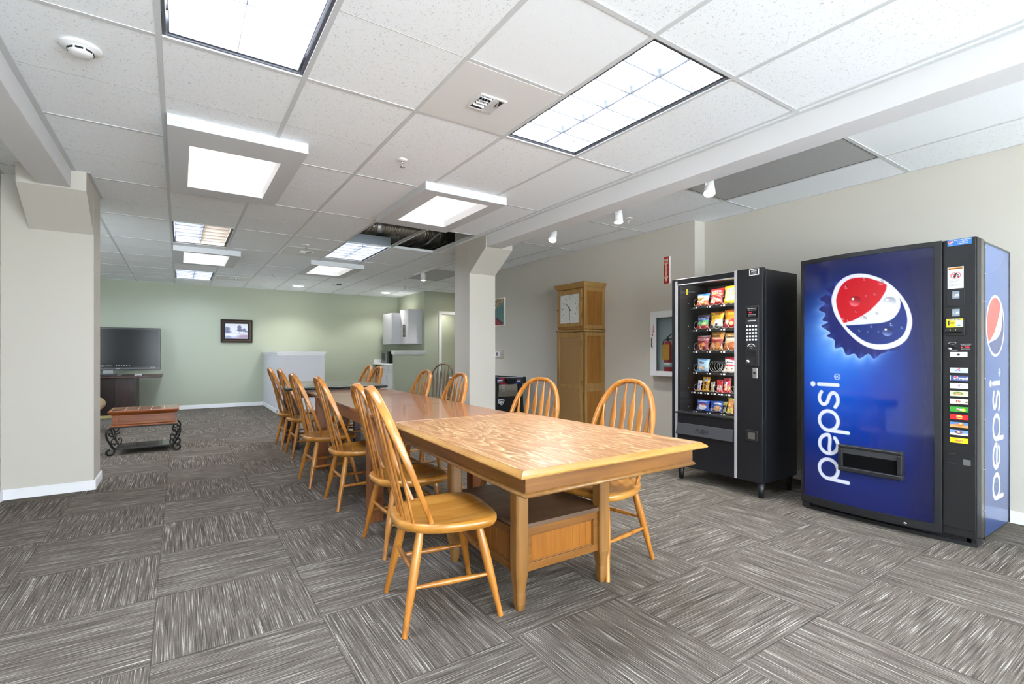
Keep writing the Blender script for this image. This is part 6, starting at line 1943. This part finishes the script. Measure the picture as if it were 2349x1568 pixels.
def landC(u, v):
    b_ = solid('#dfdfe6', u)
    b_ = over(b_, '#c2bfd2', v - 0.36 - 0.03 * np.sin(u * 12), 0.08)
    b_ = over(b_, '#e7e6ee', np.hypot((u - 0.35) / 0.5, (v - 0.25) / 0.08) * 0.08 - 0.08, 0.08)
    b_ = over(b_, '#a48fa6', np.hypot((u - 0.82) / 0.28, (v - 0.15) / 0.12) * 0.12 - 0.12, 0.1)
    b_ = over(b_, '#8f9ab8', np.hypot((u - 0.14) / 0.12, (v - 0.10) / 0.08) * 0.08 - 0.08, 0.08)
    def blob(b_, cx, cy_, rx, ry, c):
        n_ = 0.12 * np.sin(u * 70 + v * 40) + 0.1 * np.sin(u * 41 - v * 90)
        return over(b_, c, (np.hypot((u - cx) / rx, (v - cy_) / ry) - 1 + n_) * min(rx, ry), 0.03)
    for (cx, cy_, rx, ry, c) in ((0.10, 0.62, 0.11, 0.16, '#8088a6'), (0.10, 0.45, 0.16, 0.06, '#737b98'), (0.62, 0.72, 0.09, 0.18, '#69708e'), (0.66, 0.55, 0.16, 0.07, '#5f6684'), (0.82, 0.58, 0.09, 0.12, '#767d9a'), (0.92, 0.5, 0.08, 0.07, '#7e85a0')):
        b_ = blob(b_, cx, cy_, rx, ry, c)
    for x in (0.10, 0.63, 0.82): b_ = over(b_, '#5a5f78', sd_line(u, v, [(x, 0.38), (x + 0.01, 0.7)]) - 0.008, 0.02)
    return b_
grid_obj('print', lambda u, v: (x0 + 0.085 + u * (x1 - x0 - 0.17), YB - 0.008 + 0 * u, z0 + 0.085 + v * (z1 - z0 - 0.17)), landC, np.linspace(0, 1, 90), np.linspace(0, 1, 70), art_mat('print_paper', 0.5), t, off=t.location)

# television on the dark cabinet
t = thing('tv_cabinet', 'dark mahogany cabinet with a wide overhanging top standing on a pale plinth', 'cabinet', (-1.3, 11.6, 0))
b = WB(); b.box(-2.35, -0.262, 11.02, 12.08, 0.712, 0.742); b.build('top', MAHOG, t, 0.008)
b = WB(); b.box(-2.0, -0.645, 11.30, 12.05, 0.02, 0.711); b.build('body', MAHOG, t, 0.003)
b = WB(); b.box(-1.90, -0.95, 11.285, 11.30, 0.03, 0.70); b.build('door_panel', mat('dark_door', '#2a1918', 0.3), t, 0.003)
b = WB(); b.box(-2.02, -0.70, 11.22, 11.284, 0.0, 0.045); b.build('plinth', mat('pale_wood_plinth', '#cdbd7d', 0.5), t)
t = thing('television', 'large black flat screen television on the dark cabinet', 'television', (-1.05, 11.6, 0.742))
tx0, tx1, tz0, tz1, ty = -1.80, -0.296, 0.838, 1.622, 11.58
b = WB(); b.box(tx0, tx1, ty, ty + 0.07, tz0, tz1); b.build('housing', mat('tv_black', '#141415', 0.25), t, 0.006)
b = WB(); b.box(tx0 + 0.03, tx1 - 0.03, ty - 0.0015, ty - 0.0002, tz0 + 0.055, tz1 - 0.03); sc_ = b.build('screen', mat('screen_glass', '#0e0e10', 0.2, spec=0.3), t)
b = WB(); b.box(tx0 + 0.01, tx1 - 0.01, ty - 0.004, ty, tz0 + 0.018, tz0 + 0.034); b.build('bezel_strip', mat('bezel_grey', '#4a4b4d', 0.3), t)
b = WB()
text_mesh(b, 'Light Sensor', (-1.10, ty - 0.0022, tz0 + 0.072), (1, 0, 0), (0, 0, 1), 0.035, align='CENTER')
for k in range(6):
    x = -0.955 + k * 0.038
    b.tube([(x - 0.008, ty - 0.003, tz0 + 0.075), (x, ty - 0.003, tz0 + 0.085), (x + 0.010, ty - 0.003, tz0 + 0.095)], 0.005, 6)
text_mesh(b, 'SHARP', (-0.93, ty - 0.0046, tz0 + 0.019), (1, 0, 0), (0, 0, 1), 0.018, bold=0.03)
text_mesh(b, 'AQUOS 60', (-0.42, ty - 0.0022, tz0 + 0.040), (1, 0, 0), (0, 0, 1), 0.016)
b.build('lettering', mat('tv_grey_print', '#b5b7b9', 0.5), t)
b = WB(); b.box(-1.35, -0.87, 11.50, 11.78, 0.742, 0.755); b.box(-1.15, -1.0, 11.60, 11.64, 0.755, 0.85); b.build('stand', mat('tv_stand_grey', '#8b8e8f', 0.25, 0.5), t, 0.004)
t = thing('set_top_box', 'black box under the television', 'media box', (-1.25, 11.35, 0.742))
b = WB(); b.box(-1.50, -0.93, 11.25, 11.45, 0.742, 0.785); b.build('body', mat('tv_black', '#141415'), t, 0.003)
b = WB(); b.box(-1.50, -0.93, 11.249, 11.25, 0.780, 0.784); b.build('edge_line', STICKW, t)
t = thing('remote_control', 'small white remote lying on the cabinet top', 'remote', (-0.62, 11.25, 0.742))
b = WB(); b.box(-0.67, -0.56, 11.23, 11.27, 0.742, 0.760); b.build('body', METALW, t, 0.004)
b = WB(); b.box(-0.668, -0.562, 11.2295, 11.23, 0.744, 0.750); b.build('underside', BLACK, t)

# armchair that peeks out behind the pillar
TAN = paint('tan_upholstery', '#b79c79', 0.002, 300, 0.9)
t = thing('armchair', 'tan upholstered armchair mostly hidden behind the left pillar', 'armchair', (-1.45, 9.3, 0))
b = WB(); b.box(-1.90, -1.03, 8.95, 9.70, 0.08, 0.30); b.build('base', TAN, t, 0.03, seg=3)
for x in (-1.90, -1.02):
    b = WB(); b.lathe([(0, 8.92), (0.08, 8.92), (0.095, 8.95), (0.095, 9.70), (0, 9.72)], (x, 0, 0.39), 20, axis='y')
    b.build('arm', TAN, t)
b = WB(); b.box(-1.80, -1.13, 8.93, 9.62, 0.30, 0.44); b.build('seat_cushion', TAN, t, 0.04, seg=3)
b = WB(); b.box(-1.82, -1.10, 9.60, 9.80, 0.28, 0.90); b.build('backrest', TAN, t, 0.05, seg=3)
for x in (-1.84, -1.10):
    for y in (9.0, 9.62):
        b = WB(); b.box(x, x + 0.05, y, y + 0.05, 0, 0.09); b.build('leg', MAHOG, t)

# coffee table with scrolled iron legs
t = thing('coffee_table', 'tile topped reddish wood side table on curled black iron legs near the left pillar', 'coffee table', (-0.33, 7.35, 0))
ax0, ax1, ay0, ay1 = -0.665, 0.0, 7.10, 7.62
b = WB()
def cring(e, z): return [(ax0 + e, ay0 + e, z), (ax1 - e, ay0 + e, z), (ax1 - e, ay1 - e, z), (ax0 + e, ay1 - e, z)]
b.loft([cring(0.040, 0.445), cring(0.028, 0.455), (cring(0.020, 0.462)), cring(0.002, 0.482), cring(0.0, 0.494), cring(0.008, 0.499)], 0, False)
b.build('top_frame', COFFEE, t, 0.001)
tiles = []
TM = wood('brown_tile', [(0.3, '#6b4630'), (0.5, '#8a5f42'), (0.7, '#a27a5a')], (9, 9, 9), 0.15, 0.8, coat=0.4)
b = WB()
nx, ny = 5, 3
for i in range(nx):
    for j in range(ny):
        w_, d_ = (ax1 - ax0 - 0.06) / nx, (ay1 - ay0 - 0.06) / ny
        b.box(ax0 + 0.03 + i * w_ + 0.003, ax0 + 0.03 + (i + 1) * w_ - 0.003, ay0 + 0.03 + j * d_ + 0.003, ay0 + 0.03 + (j + 1) * d_ - 0.003, 0.498, 0.5005)
b.build('tile_top', TM, t)
b = WB(); b.box(ax0 + 0.03, ax1 - 0.03, ay0 + 0.03, ay1 - 0.03, 0.4985, 0.4992); b.build('grout', mat('grout', '#b79a7a', 0.8), t)
b = WB(); b.box(ax0 + 0.045, ax1 - 0.045, ay0 + 0.045, ay1 - 0.045, 0.345, 0.446); 
fb, pb = WB(), WB()
framed(fb, pb, 'y', ax0 + 0.04, ax1 - 0.04, 0.345, 0.447, ay0 + 0.045, -1, 0.020, 0.014)
b.build('drawer_box', COFFEE, t)
# wider stiles
fb.box(ax0 + 0.0601, ax0 + 0.095, ay0 + 0.032, ay0 + 0.045, 0.3651, 0.4269); fb.box(ax1 - 0.095, ax1 - 0.0601, ay0 + 0.032, ay0 + 0.045, 0.3651, 0.4269)
fb.build('front_frame', COFFEE, t, 0.001); pb.build('drawer_front', COFFEE, t)
b = WB(); b.loft([cring(0.040, 0.345), cring(0.022, 0.335), cring(0.018, 0.322), cring(0.022, 0.318)], 0, False); b.build('lower_moulding', COFFEE, t)
b = WB(); b.box(ax0 + 0.018, ax1 - 0.018, ay0 + 0.018, ay1 - 0.018, 0.305, 0.318); b.build('iron_frame', IRON, t)
def spiral(cx, cz, r0, r1, a0, a1, n=16): return [(cx + (r0 + (r1 - r0) * k / n) * math.cos(a0 + (a1 - a0) * k / n), cz + (r0 + (r1 - r0) * k / n) * math.sin(a0 + (a1 - a0) * k / n)) for k in range(n + 1)]
def iron_leg(sx, sy):
    b = WB()
    bx_ = ax0 + 0.03 if sx < 0 else ax1 - 0.03
    by_ = ay0 + 0.03 if sy < 0 else ay1 - 0.03
    dirx, diry = (-1 if sx < 0 else 1) * 0.72, (-1 if sy < 0 else 1) * 0.30
    def M3(pts): return [(bx_ + dirx * p[0], by_ + diry * p[0], p[1]) for p in pts]
    # main S: from the frame out, back in and ending in the foot curl
    s1 = catm([(-0.03, 0.305), (0.02, 0.298), (0.055, 0.265), (0.055, 0.22), (0.035, 0.17), (0.0, 0.115), (-0.035, 0.07), (-0.035, 0.030), (-0.005, 0.009), (0.035, 0.012), (0.055, 0.036), (0.045, 0.062), (0.022, 0.066), (0.014, 0.052)], 6)
    n = len(s1)
    b.tube(M3(s1), [0.0105 if 3 < k < n - 6 else 0.009 for k in range(n)], 8)
    s2 = catm([(-0.03, 0.30), (-0.045, 0.25), (-0.015, 0.215), (0.015, 0.225), (0.025, 0.245), (0.012, 0.257)], 6)
    b.tube(M3(s2), 0.0075, 8)
    s3 = catm([(-0.01, 0.105), (0.0, 0.15), (-0.02, 0.185), (-0.045, 0.19), (-0.058, 0.205)], 6)
    b.tube(M3(s3), 0.007, 8)
    s4 = catm([(-0.035, 0.055), (-0.075, 0.075), (-0.085, 0.11), (-0.065, 0.135), (-0.045, 0.125), (-0.048, 0.11)], 6)
    b.tube(M3(s4), 0.007, 8)
    b.build('iron_leg', IRON, t)
for sx in (-1, 1):
    for sy in (-1, 1): iron_leg(sx, sy)
b = WB(); b.box(ax0 + 0.06, ax1 - 0.06, ay0 + 0.05, ay1 - 0.05, 0.058, 0.068); sh = b.build('lower_shelf', IRON, t)
b = WB()
for i in range(4):
    for j in range(2):
        w_, d_ = (ax1 - ax0 - 0.14) / 4, (ay1 - ay0 - 0.12) / 2
        b.box(ax0 + 0.07 + i * w_ + 0.002, ax0 + 0.07 + (i + 1) * w_ - 0.002, ay0 + 0.06 + j * d_ + 0.002, ay0 + 0.06 + (j + 1) * d_ - 0.002, 0.068, 0.072)
b.build('shelf_tiles', mat('slate_tile', '#55504a', 0.25, coat=0.4), sh)

# ================================================================== KITCHEN CORNER
CABW = mat('white_laminate', '#cfcfd4', 0.35)
def wallcab(name, label, x0, x1, y0, y1, z0, z1, doors):
    t = thing(name, label, 'cabinet', ((x0 + x1) / 2, (y0 + y1) / 2, z0), 0)
    b = WB(); b.box(x0 + 0.018, x1, y0, y1, z0, z1); b.build('body', CABW, t, 0.002)
    for (d0, d1, hy) in doors:
        b = WB(); b.box(x0, x0 + 0.0175, d0 + 0.002, d1 - 0.002, z0 + 0.002, z1 - 0.002); d = b.build('door', CABW, t, 0.002)
        b = WB(); b.tube([(x0, hy, z0 + 0.06), (x0 - 0.022, hy, z0 + 0.062), (x0 - 0.022, hy, z0 + 0.13), (x0, hy, z0 + 0.132)], 0.006, 8); b.build('handle', METALW, d)
    return t
wallcab('wall_cabinet', 'deep white wall cabinet in the kitchen corner over the microwave', 4.10, 4.639, 11.10, 11.69, 1.355, 2.085, [(11.10, 11.69, 11.16)])
u = wallcab('wall_cabinet', 'white wall cabinet nearest the doorway with a dark notice on its door', 4.305, 4.639, 10.60, 11.098, 1.362, 2.150, [(10.60, 11.098, 11.04)])
b = WB(); b.box(4.3035, 4.3045, 10.775, 10.93, 1.52, 1.80); nt = b.build('notice', mat('dark_notice', '#3a322b', 0.5), u)
b = WB()
for k in range(9): b.box(4.3028, 4.3033, 10.80, 10.905, 1.54 + k * 0.028, 1.548 + k * 0.028)
b.build('notice_lines', mat('notice_tan', '#a59a88', 0.5), nt)
t = thing('base_cabinet', 'white base cabinets with drawers along the kitchen wall', 'cabinet', (4.3, 11.3, 0))
b = WB(); b.box(4.04, 4.638, 10.585, 11.66, 0.0, 0.855); b.box(4.06, 4.638, 12.10, 12.148, 0.0, 0.855); b.build('body', CABW, t, 0.002)
for (y0, y1) in ((10.60, 11.12), (11.13, 11.65)):
    b = WB(); b.box(4.02, 4.0395, y0, y1, 0.70, 0.84); d = b.build('drawer', CABW, t, 0.002)
    b = WB(); ym = (y0 + y1) / 2; b.tube([(4.02, ym - 0.05, 0.77), (4.0, ym - 0.045, 0.77), (4.0, ym + 0.045, 0.77), (4.02, ym + 0.05, 0.77)], 0.005, 8); b.build('handle', ALU, d)
    b = WB(); b.box(4.02, 4.0395, y0, y1, 0.11, 0.69); d = b.build('door', CABW, t, 0.002)
    b = WB(); b.tube([(4.02, y0 + 0.05, 0.54), (4.0, y0 + 0.05, 0.545), (4.0, y0 + 0.05, 0.63), (4.02, y0 + 0.05, 0.635)], 0.005, 8); b.build('handle', ALU, d)
t = thing('dishwasher', 'black fronted appliance under the far end of the kitchen counter', 'dishwasher', (4.3, 11.88, 0))
b = WB(); b.box(4.05, 4.6, 11.67, 12.09, 0.0, 0.85); b.build('body', BLACK, t, 0.004)
b = WB(); b.box(4.044, 4.05, 11.68, 12.08, 0.74, 0.84); b.build('control_strip', mat('dark_strip', '#2b2c2f', 0.3), t)
t = thing('kitchen_counter', 'white kitchen counter top carrying the microwave', 'countertop', (4.3, 11.3, 0.856))
b = WB(); b.box(4.0, 4.639, 10.581, 12.149, 0.856, 0.895); b.build('top', WHITE, t, 0.006)
b = WB(); b.box(4.02, 4.639, 12.13, 12.149, 0.8955, 0.99); b.box(4.62, 4.639, 10.581, 12.13, 0.8955, 0.99); b.build('backsplash', WHITE, t, 0.003)
t = thing('microwave', 'silver and black microwave on the kitchen counter', 'microwave', (4.4, 11.7, 0.895))
b = WB(); b.box(4.17, 4.60, 11.42, 11.96, 0.903, 1.185); b.build('housing', BLACK, t, 0.004)
b = WB(); b.box(4.150, 4.170, 11.56, 11.96, 0.906, 1.182); d = b.build('door', mat('microwave_silver', '#7f8285', 0.3, 0.6), t, 0.003)
b = WB(); b.box(4.148, 4.1505, 11.66, 11.92, 0.965, 1.14); b.build('window', mat('dark_window', '#26282a', 0.2), d)
b = WB(); b.box(4.150, 4.170, 11.42, 11.558, 0.906, 1.182); b.build('control_panel', BLACK, t, 0.003)
b = WB(); b.box(4.20, 4.32, 11.4185, 11.4198, 1.125, 1.17); b.build('sticker', STICKW, t)
b = WB(); b.box(4.19, 4.22, 11.46, 11.49, 0.895, 0.903); b.box(4.55, 4.58, 11.46, 11.49, 0.895, 0.903); b.box(4.19, 4.22, 11.90, 11.93, 0.895, 0.903); b.box(4.55, 4.58, 11.90, 11.93, 0.895, 0.903); b.build('foot', BLACK, t)
